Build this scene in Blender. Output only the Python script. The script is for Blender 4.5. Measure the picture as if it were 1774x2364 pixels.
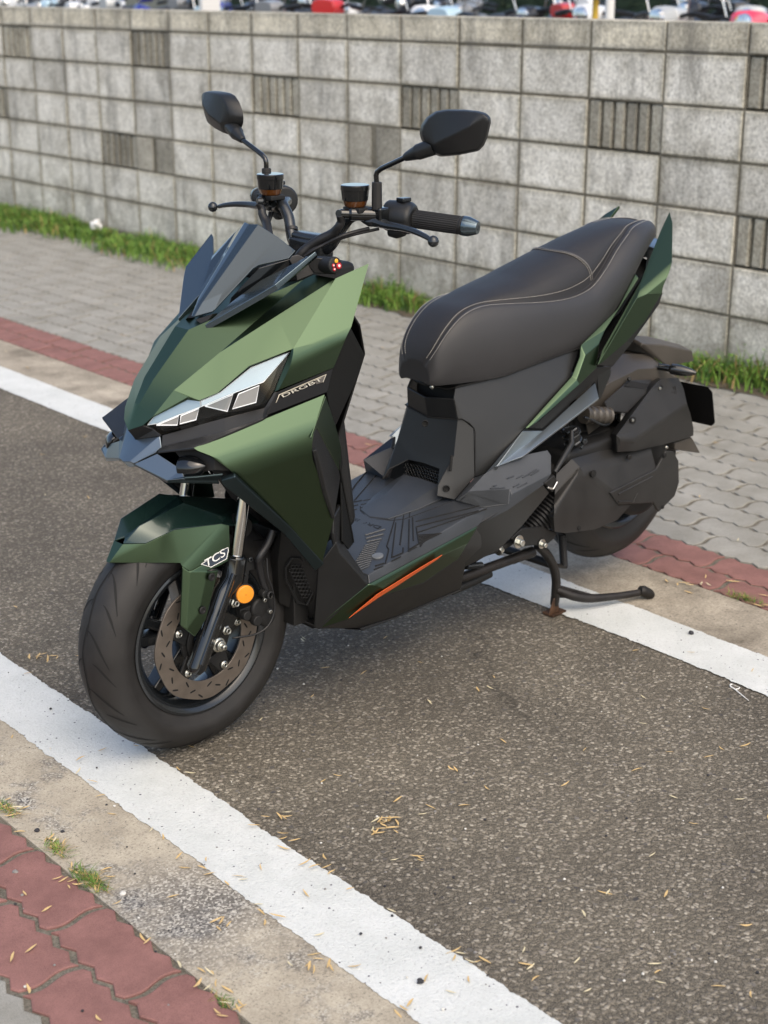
import bpy, bmesh, math, random
from mathutils import Vector, Matrix, noise
random.seed(7)
S = bpy.context.scene
COL = S.collection
for o in list(bpy.data.objects): bpy.data.objects.remove(o)

# ------------------------------------------------------------------ camera
CAM = Vector((-1.7313, -2.3338, 1.4897)); YAW = .7763; PITCH = .3306; FPX = 3549.
cd = bpy.data.cameras.new('camera'); cam = bpy.data.objects.new('camera', cd); COL.objects.link(cam)
cam.location = CAM; cam.rotation_euler = (math.pi/2-PITCH, 0, -YAW)
cd.sensor_fit = 'VERTICAL'; cd.sensor_height = 24; cd.lens = FPX*24/2364
cd.clip_start = .05; cd.clip_end = 500
cd.dof.use_dof = True; cd.dof.focus_distance = 3.05; cd.dof.aperture_fstop = 3.3
S.camera = cam
S.render.resolution_x = 768; S.render.resolution_y = 1024
# ------------------------------------------------------------------ light
SUN_EL = math.radians(52); SUN_AZ = math.radians(-110)     # direction towards the sun, angle from +X
w = bpy.data.worlds.new('World'); S.world = w; w.use_nodes = True
nt = w.node_tree; sky = nt.nodes.new('ShaderNodeTexSky'); sky.sky_type = 'NISHITA'; sky.sun_disc = False
sky.sun_elevation = SUN_EL; sky.sun_rotation = math.pi/2-SUN_AZ
sky.air_density = 1.0; sky.dust_density = 3.0; sky.ozone_density = .6
bg = nt.nodes['Background']; nt.links.new(sky.outputs[0], bg.inputs[0]); bg.inputs[1].default_value = .15
sd = bpy.data.lights.new('sun', 'SUN'); sd.energy = 1.15; sd.angle = math.radians(85); sd.color = (1, .82, .52)
sun = bpy.data.objects.new('sun', sd); COL.objects.link(sun)
sun.rotation_euler = Vector((math.cos(SUN_EL)*math.cos(SUN_AZ), math.cos(SUN_EL)*math.sin(SUN_AZ), math.sin(SUN_EL))).to_track_quat('Z', 'Y').to_euler()
S.view_settings.view_transform = 'Standard'; S.view_settings.look = 'None'
S.view_settings.exposure = .80; S.view_settings.gamma = 1

# ------------------------------------------------------------------ photogrammetry helpers: a pixel of the photo (1774x2364) and a known
# lateral position of that point on the machine give its place in the world
def ray(u, v):
    X = (u-887)/FPX; zc = -(v-1182)/FPX; c, s = math.cos(PITCH), math.sin(PITCH)
    Y = c+s*zc; Z = -s+c*zc
    return Vector((X*math.cos(YAW)+Y*math.sin(YAW), -X*math.sin(YAW)+Y*math.cos(YAW), Z))
def P(u, v, w=0.):
    d = ray(u, v); return CAM+d*((-w-CAM.y)/d.y)
def PZ(u, v, z=0.):
    d = ray(u, v); return CAM+d*((z-CAM.z)/d.z)
def PX(u, v, x):
    d = ray(u, v); return CAM+d*((x-CAM.x)/d.x)
def PP(u, v, p0, n):
    d = ray(u, v); n = Vector(n); return CAM+d*((Vector(p0)-CAM).dot(n)/d.dot(n))
def crop(x0, y0, k):
    return lambda X, Y, w=0.: P(x0+X*k, y0+Y*k, w)
def cropuv(x0, y0, k): return lambda X, Y: (x0+X*k, y0+Y*k)
cA = crop(220, 500, .24096); cB = crop(520, 500, .24096); cN = crop(220, 800, .18072); cG = crop(440, 800, .24096)
cF = crop(150, 1050, .36145); cW1 = crop(170, 1220, .2351); cW2 = crop(400, 1220, .2351); cH = crop(450, 180, .42169)
cH1 = crop(560, 380, .18072); cH2 = crop(760, 380, .22289); cT = crop(760, 1050, .24096); c4 = crop(650, 850, .42169)
cR1 = crop(1050, 750, .39157); cR2 = crop(900, 450, .42169); cR3 = crop(1300, 780, .22892); cR4 = crop(1150, 950, .27108)
c1 = crop(200, 450, .42169)

# ------------------------------------------------------------------ materials
MATS = {}
def mat(name, base=(.5, .5, .5), rough=.5, metal=0., coat=0., bump=0., bscale=200., var=0., vscale=8., spec=.5, coatr=.1, trans=0., ior=1.45):
    m = bpy.data.materials.new(name); m.use_nodes = True; n = m.node_tree.nodes; l = m.node_tree.links
    b = n['Principled BSDF']; b.inputs['Base Color'].default_value = (*base, 1); b.inputs['Roughness'].default_value = rough
    b.inputs['Metallic'].default_value = metal; b.inputs['Coat Weight'].default_value = coat; b.inputs['Coat Roughness'].default_value = coatr
    b.inputs['Specular IOR Level'].default_value = spec; b.inputs['Transmission Weight'].default_value = trans; b.inputs['IOR'].default_value = ior
    tc = n.new('ShaderNodeTexCoord')
    if var:
        t = n.new('ShaderNodeTexNoise'); t.inputs['Scale'].default_value = vscale; t.inputs['Detail'].default_value = 6
        l.new(tc.outputs['Object'], t.inputs['Vector'])
        r = n.new('ShaderNodeMapRange'); r.inputs['From Min'].default_value = .3; r.inputs['From Max'].default_value = .7
        r.inputs['To Min'].default_value = 1-var; r.inputs['To Max'].default_value = 1+var; l.new(t.outputs['Fac'], r.inputs['Value'])
        x = n.new('ShaderNodeVectorMath'); x.operation = 'SCALE'; x.inputs[0].default_value = base; l.new(r.outputs[0], x.inputs['Scale'])
        l.new(x.outputs[0], b.inputs['Base Color'])
        r2 = n.new('ShaderNodeMapRange'); r2.inputs['From Min'].default_value = .3; r2.inputs['From Max'].default_value = .7
        r2.inputs['To Min'].default_value = max(.02, rough*(1-var*.5)); r2.inputs['To Max'].default_value = min(1, rough*(1+var*.6)); l.new(t.outputs['Fac'], r2.inputs['Value'])
        l.new(r2.outputs[0], b.inputs['Roughness'])
    if bump:
        t = n.new('ShaderNodeTexNoise'); t.inputs['Scale'].default_value = bscale; t.inputs['Detail'].default_value = 3
        l.new(tc.outputs['Object'], t.inputs['Vector'])
        bp = n.new('ShaderNodeBump'); bp.inputs['Strength'].default_value = bump; bp.inputs['Distance'].default_value = .001
        l.new(t.outputs['Fac'], bp.inputs['Height']); l.new(bp.outputs[0], b.inputs['Normal'])
    MATS[name] = m; return m
GREEN = mat('green_paint', (.070, .104, .062), .33, 1., coat=.2, coatr=.2, bump=.03, bscale=1500)
GREEN.node_tree.nodes['Principled BSDF'].inputs['Coat Tint'].default_value = (.8, 1, .9, 1)
GUN = mat('gunmetal_paint', (.33, .375, .40), .32, .95, coat=.2, coatr=.2, bump=.03, bscale=1500)
BLACK = mat('matte_black_plastic', (.0112, .0118, .0125), .38, bump=.25, bscale=900, var=.12, vscale=14)
FLOORM = mat('floor_grey_plastic', (.034, .038, .044), .40, bump=.3, bscale=700, var=.25, vscale=10)
INNER = mat('dark_plastic', (.009, .009, .009), .6, bump=.2, bscale=500)
GLOSS = mat('gloss_black', (.006, .007, .008), .10, coat=.6, coatr=.03)
SMOKE = mat('smoked_screen', (.030, .046, .060), .16, .55, coat=.8, coatr=.04)
DARKTEAL = mat('dark_teal_paint', (.03, .045, .05), .32, .8)
BEAK = mat('gunmetal_paint_dim', (.185, .215, .235), .32, .95)  # darker copy of the gunmetal; its dimmer reflection is put into the colour
EMB = mat('emblem_black', (.004, .004, .004), .35, spec=.18)
LEG = mat('leg_shield_black', (.0075, .008, .008), .5, spec=.25, bump=.3, bscale=800)
SLATE = mat('slate_paint', (.09, .125, .15), .26, .85, coat=.5, coatr=.08)
LEATHER = mat('seat_leather', (.017, .016, .0165), .50, bump=.5, bscale=1100, var=.10, vscale=9)
LEATHER2 = mat('seat_leather_side', (.029, .0285, .030), .43, bump=.45, bscale=1100, var=.08, vscale=9)
THREAD = mat('pale_thread', (.5, .47, .42), .7)
CHROME = mat('chrome', (.75, .74, .72), .07, 1.)
STEEL = mat('zinc_bolt', (.60, .60, .55), .28, 1., bump=.2, bscale=400)
RUBBER = mat('tyre_rubber', (.017, .016, .0155), .58, bump=.35, bscale=600, var=.25, vscale=22)
GROOVE = mat('groove_shade', (.006, .006, .006), .8)  # near-black standing in for shade inside grooves, slots and holes
RIMM = mat('rim_black', (.012, .014, .016), .25, .0, coat=.4, coatr=.15)
DISC = mat('brake_disc_steel', (.26, .225, .195), .36, .8, bump=.3, bscale=300, var=.15, vscale=30)
AMBER = mat('amber_reflector', (.85, .30, .02), .18, .0, coat=.6, bump=1., bscale=900)
ORANGE = mat('orange_stripe', (.75, .13, .03), .4)
WHITE = mat('white_print', (.75, .75, .72), .5)
GOLDM = mat('emblem_metal', (.42, .38, .30), .3, .9)
REFL = mat('lamp_reflector', (.30, .30, .29), .32, .6, bump=1.5, bscale=1300)
DRL = mat('light_guide', (.33, .40, .44), .14, .35, coat=.6)
LINE = mat('lamp_edge', (.85, .87, .88), .2)
HOSE = mat('hose_rubber', (.012, .012, .013), .45, bump=.2)
BARM = mat('bar_metal', (.03, .034, .038), .26, .5, coat=.3)
ENG = mat('engine_cover_plastic', (.018, .0175, .017), .48, bump=.35, bscale=700, var=.25, vscale=12)
RED = mat('red_lens', (.45, .01, .02), .3); YEL = mat('yellow_dot', (.8, .4, .03), .4)
BRUST = mat('rusty_black_steel', (.016, .014, .013), .5, .2, bump=.5, bscale=250, var=.4, vscale=40)
TANK = mat('amber_tank', (.085, .028, .005), .12, 0, coat=.8, coatr=.03)
WARM = mat('warm_lit_plastic', (.060, .053, .045), .36, bump=.4, bscale=500, var=.2)  # black plastic with a warm sky reflection mixed into the base colour
# clear lamp cover
m = bpy.data.materials.new('clear_cover'); m.use_nodes = True; n = m.node_tree.nodes; l = m.node_tree.links
for x in list(n):
    if x.type != 'OUTPUT_MATERIAL': n.remove(x)
tr = n.new('ShaderNodeBsdfTransparent'); gl = n.new('ShaderNodeBsdfGlossy'); gl.inputs['Roughness'].default_value = .02
fr = n.new('ShaderNodeFresnel'); fr.inputs[0].default_value = 1.5; mx = n.new('ShaderNodeMixShader')
tr.inputs[0].default_value = (.9, .93, .95, 1)
l.new(fr.outputs[0], mx.inputs[0]); l.new(tr.outputs[0], mx.inputs[1]); l.new(gl.outputs[0], mx.inputs[2]); l.new(mx.outputs[0], n['Material Output'].inputs[0])
CLEAR = m

# ------------------------------------------------------------------ mesh helpers
BASE = {}
def link(o, parent):
    COL.objects.link(o)
    if parent is not None:
        o.parent = parent
        if parent.type == 'EMPTY': o.location = -parent.location
def meshobj(name, verts, faces, mats, parent=None, mi=None, smooth=True):
    me = bpy.data.meshes.new(name); me.from_pydata([tuple(v) for v in verts], [], faces)
    for mm in (mats if isinstance(mats, (list, tuple)) else [mats]): me.materials.append(mm)
    if mi: me.polygons.foreach_set('material_index', mi)
    me.polygons.foreach_set('use_smooth', [smooth]*len(me.polygons)); me.update()
    o = bpy.data.objects.new(name, me); link(o, parent); return o
def mods(o, solid=0, bevel=0, seg=2, ang=14, sub=0, wn=True, off=-1):
    if solid:
        m = o.modifiers.new('s', 'SOLIDIFY'); m.thickness = solid; m.offset = off; m.use_even_offset = True; m.thickness_clamp = 1
    if bevel:
        m = o.modifiers.new('b', 'BEVEL'); m.width = bevel; m.segments = seg; m.limit_method = 'ANGLE'; m.angle_limit = math.radians(ang); m.harden_normals = False
    if sub:
        m = o.modifiers.new('d', 'SUBSURF'); m.levels = sub; m.render_levels = sub
    if wn and (bevel or solid):
        m = o.modifiers.new('w', 'WEIGHTED_NORMAL'); m.keep_sharp = True
def soften(o, pairs, width, seg=8):
    me = o.data; at = me.attributes.new('bevel_weight_edge', 'FLOAT', 'EDGE'); ps = {frozenset(p) for p in pairs}; hit = 0
    for e in me.edges:
        if frozenset(e.vertices) in ps: at.data[e.index].value = 1.; hit += 1
    m = o.modifiers.new('soft', 'BEVEL'); m.width = width; m.segments = seg; m.limit_method = 'WEIGHT'; m.loop_slide = True; m.use_clamp_overlap = True
def flip(verts, faces, ref=None):
    out = []
    for f in faces:
        c = sum((Vector(verts[i]) for i in f), Vector())/len(f); nn = Vector()
        for i in range(len(f)):
            a = Vector(verts[f[i]]); b = Vector(verts[f[(i+1) % len(f)]]); nn += (a-c).cross(b-c)
        d = (CAM-c) if ref is None else (c-Vector(ref))
        out.append(list(f) if nn.dot(d) > 0 else list(f)[::-1])
    return out
def panel(name, V, F, m, parent, solid=.004, bevel=.0025, both=True, mi=None, ref=None, seg=2, ang=14, off=-1, soft=(), sw=.02):
    """V: dict of named points on the left half (y<0), F: list of strings/tuples of keys"""
    used = {k for f in F for k in f}; keys = [k for k in V if k in used]; ix = {k: i for i, k in enumerate(keys)}
    vs = [Vector(V[k]) for k in keys]; fs = [[ix[k] for k in f] for f in F]; fs = flip(vs, fs, ref)
    pr = [(ix[a], ix[b]) for a, b in soft]
    o = meshobj(name, vs, fs, m, parent, mi); soften(o, pr, sw) if pr else None; mods(o, solid, bevel, seg, ang, off=off); out = [o]
    if both:
        vs2 = [Vector((v.x, -v.y, v.z)) for v in vs]; o2 = meshobj(name, vs2, [f[::-1] for f in fs], m, parent, mi); soften(o2, pr, sw) if pr else None; mods(o2, solid, bevel, seg, ang, off=off); out.append(o2)
    return out
def sympanel(name, V, F, m, parent, solid=.004, bevel=.0025, mi=None, seg=2, ang=14, Fc=(), soft=(), sw=.015):
    used = {k.lstrip('~') for f in list(F)+list(Fc) for k in f}; keys = [k for k in V if k in used]; vs = []; L = {}; R = {}
    for k in keys:
        v = Vector(V[k])
        if abs(v.y) < 1e-4: L[k] = R[k] = len(vs); vs.append(v)
        else:
            L[k] = len(vs); vs.append(v); R[k] = len(vs); vs.append(Vector((v.x, -v.y, v.z)))
    fs = [[L[k] for k in f] for f in F]; fs = flip(vs, fs); inv = {L[k]: R[k] for k in keys}
    fs2 = [[inv[i] for i in f[::-1]] for f in fs]
    fc = []
    for f in Fc: fc.append([(R[k[1:]] if k[0] == '~' else L[k]) for k in f])
    fc = flip(vs, fc) if fc else []
    o = meshobj(name, vs, fs+fs2+fc, m, parent, (list(mi)*2+[0]*len(fc)) if mi else None); soften(o, [(L[a], L[b]) for a, b in soft]+[(R[a], R[b]) for a, b in soft], sw) if soft else None; mods(o, solid, bevel, seg, ang); return o
def frame_at(t):
    t = t.normalized(); a = Vector((0, 0, 1)) if abs(t.z) < .9 else Vector((1, 0, 0))
    n1 = t.cross(a).normalized(); return n1, t.cross(n1).normalized()
def sweep_data(pts, rad, n=14, caps=True):
    pts = [Vector(p) for p in pts]; N = len(pts); rad = [rad]*N if not isinstance(rad, (list, tuple)) else rad
    vs = []; fs = []; n1 = None
    for i, p in enumerate(pts):
        t = (pts[min(i+1, N-1)]-pts[max(i-1, 0)]).normalized()
        if n1 is None: n1, n2 = frame_at(t)
        else:
            n1 = (n1-t*n1.dot(t)).normalized(); n2 = t.cross(n1)
        for k in range(n):
            a = 2*math.pi*k/n; vs.append(p+(n1*math.cos(a)+n2*math.sin(a))*rad[i])
    for i in range(N-1):
        for k in range(n):
            fs.append([i*n+k, i*n+(k+1) % n, (i+1)*n+(k+1) % n, (i+1)*n+k])
    if caps: fs.append(list(range(n))[::-1]); fs.append([(N-1)*n+k for k in range(n)])
    return vs, fs
def smoothline(pts, k=6):
    pts = [Vector(p) for p in pts]
    if len(pts) < 3: return pts
    out = []
    for i in range(len(pts)-1):
        p0 = pts[max(i-1, 0)]; p1 = pts[i]; p2 = pts[i+1]; p3 = pts[min(i+2, len(pts)-1)]
        for j in range(k):
            t = j/k; out.append(.5*((2*p1)+(p2-p0)*t+(2*p0-5*p1+4*p2-p3)*t*t+(3*p1-p0-3*p2+p3)*t**3))
    out.append(pts[-1]); return out
def mirror_v(vs): return [Vector((v[0], -v[1], v[2])) for v in vs]
def tube(name, pts, rad, m, parent, both=False, curve=0, n=14, smooth=True, bevel=0):
    if curve:
        if isinstance(rad, (list, tuple)):
            rr = []
            for i in range(len(rad)-1): rr += [rad[i]+(rad[i+1]-rad[i])*j/curve for j in range(curve)]
            rad = rr+[rad[-1]]
        pts = smoothline(pts, curve)
    vs, fs = sweep_data(pts, rad, n)
    out = []
    for s in ((0, 1) if both else (0,)):
        o = meshobj(name, mirror_v(vs) if s else vs, [f[::-1] for f in fs] if s else fs, m, parent, smooth=smooth)
        es = o.modifiers.new('b', 'BEVEL'); es.width = bevel or .0008; es.segments = 2; es.limit_method = 'ANGLE'; es.angle_limit = math.radians(40)
        o.modifiers.new('w', 'WEIGHTED_NORMAL').keep_sharp = True
        out.append(o)
    return out
def lathe_data(prof, c, ax=(0, 1, 0), n=64, caps=False, cut=None):
    """prof: (along axis, radius)"""
    c = Vector(c); ax = Vector(ax).normalized(); n1, n2 = frame_at(ax); vs = []; fs = []; M = len(prof)
    for k in range(n):
        a = 2*math.pi*k/n; d = n1*math.cos(a)+n2*math.sin(a)
        for (h, r) in prof: vs.append(c+ax*h+d*r)
    for k in range(n):
        for i in range(M-1):
            fs.append([k*M+i, k*M+i+1, ((k+1) % n)*M+i+1, ((k+1) % n)*M+i])
    if caps:
        fs.append([k*M for k in range(n)][::-1]); fs.append([k*M+M-1 for k in range(n)])
    return vs, fs
def lathe(name, prof, c, ax, m, parent, n=64, caps=False, both=False, bevel=0):
    vs, fs = lathe_data(prof, c, ax, n, caps); out = []
    for s in ((0, 1) if both else (0,)):
        o = meshobj(name, mirror_v(vs) if s else vs, [f[::-1] for f in fs] if s else fs, m, parent)
        bm = bmesh.new(); bm.from_mesh(o.data); bmesh.ops.recalc_face_normals(bm, faces=bm.faces); bm.to_mesh(o.data); bm.free()
        mm = o.modifiers.new('b', 'BEVEL'); mm.width = bevel or .0008; mm.segments = 2; mm.limit_method = 'ANGLE'; mm.angle_limit = math.radians(35)
        o.modifiers.new('w', 'WEIGHTED_NORMAL').keep_sharp = True; out.append(o)
    return out
class MB:
    def __init__(s): s.v = []; s.f = []; s.mi = []
    def add(s, vs, fs, mi=0):
        b = len(s.v); s.v += [Vector(v) for v in vs]; s.f += [[b+i for i in f] for f in fs]; s.mi += [mi]*len(fs); return s
    def box(s, c, h, rot=None, mi=0):
        c = Vector(c); vs = []
        for x in (-1, 1):
            for y in (-1, 1):
                for z in (-1, 1):
                    v = Vector((x*h[0], y*h[1], z*h[2])); vs.append(c+(rot @ v if rot else v))
        return s.add(vs, [[0, 1, 3, 2], [4, 6, 7, 5], [0, 4, 5, 1], [2, 3, 7, 6], [0, 2, 6, 4], [1, 5, 7, 3]], mi)
    def tube(s, pts, r, n=10, mi=0, curve=0):
        if curve:
            if isinstance(r, (list, tuple)): r = [r[i]+(r[i+1]-r[i])*j/curve for i in range(len(r)-1) for j in range(curve)]+[r[-1]]
            pts = smoothline(pts, curve)
        v, f = sweep_data(pts, r, n); return s.add(v, f, mi)
    def lathe(s, prof, c, ax, n=24, caps=True, mi=0):
        v, f = lathe_data(prof, c, ax, n, caps); return s.add(v, f, mi)
    def prism(s, poly, d, mi=0):
        n = len(poly); d = Vector(d); poly = [Vector(p) for p in poly]
        return s.add(poly+[p+d for p in poly], [list(range(n)), list(range(n, 2*n))[::-1]]+[[i, n+i, n+(i+1) % n, (i+1) % n] for i in range(n)], mi)
    def build(s, name, mats, parent=None, bevel=0, both=False, ang=30, recalc=True, smooth=True):
        out = []
        for q in ((0, 1) if both else (0,)):
            o = meshobj(name, mirror_v(s.v) if q else s.v, s.f, mats, parent, s.mi, smooth)
            if recalc:
                bm = bmesh.new(); bm.from_mesh(o.data); bmesh.ops.recalc_face_normals(bm, faces=bm.faces); bm.to_mesh(o.data); bm.free()
            mm = o.modifiers.new('b', 'BEVEL'); mm.width = bevel or .0006; mm.segments = 2; mm.limit_method = 'ANGLE'; mm.angle_limit = math.radians(ang)
            o.modifiers.new('w', 'WEIGHTED_NORMAL').keep_sharp = True; out.append(o)
        return out if both else out[0]
def tag(o, label=None, cat=None, group=None, kind=None):
    if label: o['label'] = label
    if cat: o['category'] = cat
    if group: o['group'] = group
    if kind: o['kind'] = kind
    return o
def empty(name, loc): 
    o = bpy.data.objects.new(name, None); COL.objects.link(o); o.location = loc; o.empty_display_size = .1; return o

# ================================================================== SETTING
# road frame: s runs along the painted lines (towards the right of the photo), t runs across towards the wall
SD = Vector((-.0685, -.99765, 0)); TD = Vector((.99765, -.0685, 0))
def ST(s, t, z=0): return SD*s+TD*t+Vector((0, 0, z))
def nodes(m): return m.node_tree.nodes, m.node_tree.links, m.node_tree.nodes['Principled BSDF']
def N(n, t, **k):
    x = n.new(t)
    for a, b in k.items():
        if a in x.inputs: x.inputs[a].default_value = b
        else: setattr(x, a, b)
    return x
def ramp(n, stops, interp='LINEAR'):
    r = n.new('ShaderNodeValToRGB'); e = r.color_ramp.elements; r.color_ramp.interpolation = interp
    while len(e) < len(stops): e.new(.5)
    for i, (p, c) in enumerate(stops): e[i].position = p; e[i].color = (*c, 1) if len(c) == 3 else c
    return r
def newmat(name, rough=.9):
    m = bpy.data.materials.new(name); m.use_nodes = True; n, l, b = nodes(m); b.inputs['Roughness'].default_value = rough
    b.inputs['Specular IOR Level'].default_value = .3
    tc = n.new('ShaderNodeTexCoord'); return m, n, l, b, tc.outputs['Object']
def mixc(n, l, a, b, f, mode='MIX'):
    x = n.new('ShaderNodeMix'); x.data_type = 'RGBA'; x.blend_type = mode
    for i, v in ((6, a), (7, b), (0, f)):
        if hasattr(v, 'default_value') and hasattr(v, 'is_linked'): l.new(v, x.inputs[i])
        else: x.inputs[i].default_value = v if i == 0 else (*v, 1)
    return x.outputs[2]
def asphalt_mat():
    m, n, l, b, co = newmat('asphalt', .85)
    dn = N(n, 'ShaderNodeTexNoise', Scale=95., Detail=3.); l.new(co, dn.inputs['Vector'])
    dm = n.new('ShaderNodeVectorMath'); dm.operation = 'MULTIPLY_ADD'; dm.inputs[1].default_value = (.011, .011, 0); l.new(dn.outputs['Color'], dm.inputs[0]); l.new(co, dm.inputs[2]); co2 = dm.outputs[0]
    v1 = N(n, 'ShaderNodeTexVoronoi', Scale=132., Randomness=1.); l.new(co2, v1.inputs['Vector'])
    v2 = N(n, 'ShaderNodeTexVoronoi', Scale=64., Randomness=1.); l.new(co2, v2.inputs['Vector'])
    nz = N(n, 'ShaderNodeTexNoise', Scale=420., Detail=3.); l.new(co, nz.inputs['Vector'])
    big = N(n, 'ShaderNodeTexNoise', Scale=1.7, Detail=5., Roughness=.6); l.new(co, big.inputs['Vector'])
    sep = n.new('ShaderNodeSeparateColor'); l.new(v1.outputs['Color'], sep.inputs[0])
    stone = ramp(n, [(0, (.105, .094, .078)), (.25, (.15, .136, .113)), (.5, (.20, .18, .15)), (.8, (.265, .24, .203)), (.97, (.40, .37, .32))]); l.new(sep.outputs[0], stone.inputs[0])
    fill = ramp(n, [(.33, (.045, .040, .033)), (.50, (.115, .103, .085)), (.62, (.21, .19, .158)), (.80, (.42, .39, .34))]); l.new(nz.outputs['Fac'], fill.inputs[0])
    m1 = ramp(n, [(.40, (0, 0, 0)), (.58, (1, 1, 1))]); l.new(v1.outputs['Distance'], m1.inputs[0])
    c = mixc(n, l, stone.outputs[0], fill.outputs[0], m1.outputs[0])
    sep2 = n.new('ShaderNodeSeparateColor'); l.new(v2.outputs['Color'], sep2.inputs[0])
    bigs = ramp(n, [(0, (.08, .075, .075)), (.5, (.17, .16, .15)), (1, (.30, .265, .23))]); l.new(sep2.outputs[1], bigs.inputs[0])
    pick = n.new('ShaderNodeMath'); pick.operation = 'GREATER_THAN'; pick.inputs[1].default_value = .82; l.new(sep2.outputs[0], pick.inputs[0])
    near = n.new('ShaderNodeMath'); near.operation = 'LESS_THAN'; near.inputs[1].default_value = .30; l.new(v2.outputs['Distance'], near.inputs[0])
    pm = n.new('ShaderNodeMath'); pm.operation = 'MULTIPLY'; l.new(pick.outputs[0], pm.inputs[0]); l.new(near.outputs[0], pm.inputs[1])
    c = mixc(n, l, c, bigs.outputs[0], pm.outputs[0])
    br = ramp(n, [(.3, (.78, .76, .75)), (.7, (1.2, 1.17, 1.13))]); l.new(big.outputs['Fac'], br.inputs[0])
    c = mixc(n, l, c, br.outputs[0], 1., 'MULTIPLY')
    wv = N(n, 'ShaderNodeTexNoise', Scale=3., Detail=6.); l.new(co, wv.inputs['Vector'])
    wm = n.new('ShaderNodeVectorMath'); wm.operation = 'MULTIPLY_ADD'; wm.inputs[1].default_value = (.5, .5, 0); l.new(wv.outputs['Color'], wm.inputs[0]); l.new(co, wm.inputs[2])
    ck = N(n, 'ShaderNodeTexVoronoi', Scale=.8); ck.feature = 'DISTANCE_TO_EDGE'; l.new(wm.outputs[0], ck.inputs['Vector'])
    ckr = ramp(n, [(.001, (1, 1, 1)), (.005, (0, 0, 0))]); l.new(ck.outputs['Distance'], ckr.inputs[0])
    mk = N(n, 'ShaderNodeTexNoise', Scale=2.2, Detail=2.); l.new(co, mk.inputs['Vector']); mkr = ramp(n, [(.52, (0, 0, 0)), (.64, (.55, .55, .55))]); l.new(mk.outputs['Fac'], mkr.inputs[0])
    cm = n.new('ShaderNodeMath'); cm.operation = 'MULTIPLY'; l.new(ckr.outputs[0], cm.inputs[0]); l.new(mkr.outputs[0], cm.inputs[1])
    c = mixc(n, l, c, (.03, .027, .022), cm.outputs[0])
    pt_ = N(n, 'ShaderNodeTexNoise', Scale=.9, Detail=3., Distortion=.8); l.new(co, pt_.inputs['Vector']); ptr_ = ramp(n, [(.40, (.80, .80, .80)), (.6, (1.14, 1.14, 1.12))]); l.new(pt_.outputs['Fac'], ptr_.inputs[0])
    c = mixc(n, l, c, ptr_.outputs[0], 1., 'MULTIPLY'); c = mixc(n, l, c, (.86, .87, .86), 1., 'MULTIPLY')
    l.new(c, b.inputs['Base Color'])
    inv = n.new('ShaderNodeMath'); inv.operation = 'SUBTRACT'; inv.inputs[0].default_value = 1.; l.new(v1.outputs['Distance'], inv.inputs[1])
    ad = n.new('ShaderNodeMath'); ad.operation = 'MULTIPLY_ADD'; ad.inputs[1].default_value = .35; l.new(nz.outputs['Fac'], ad.inputs[0]); l.new(inv.outputs[0], ad.inputs[2])
    ad2 = n.new('ShaderNodeMath'); ad2.operation = 'MULTIPLY_ADD'; ad2.inputs[1].default_value = .35; l.new(pm.outputs[0], ad2.inputs[0]); l.new(ad.outputs[0], ad2.inputs[2])
    bp = N(n, 'ShaderNodeBump', Strength=1., Distance=.0035); l.new(ad2.outputs[0], bp.inputs['Height']); l.new(bp.outputs[0], b.inputs['Normal'])
    return m
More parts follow.
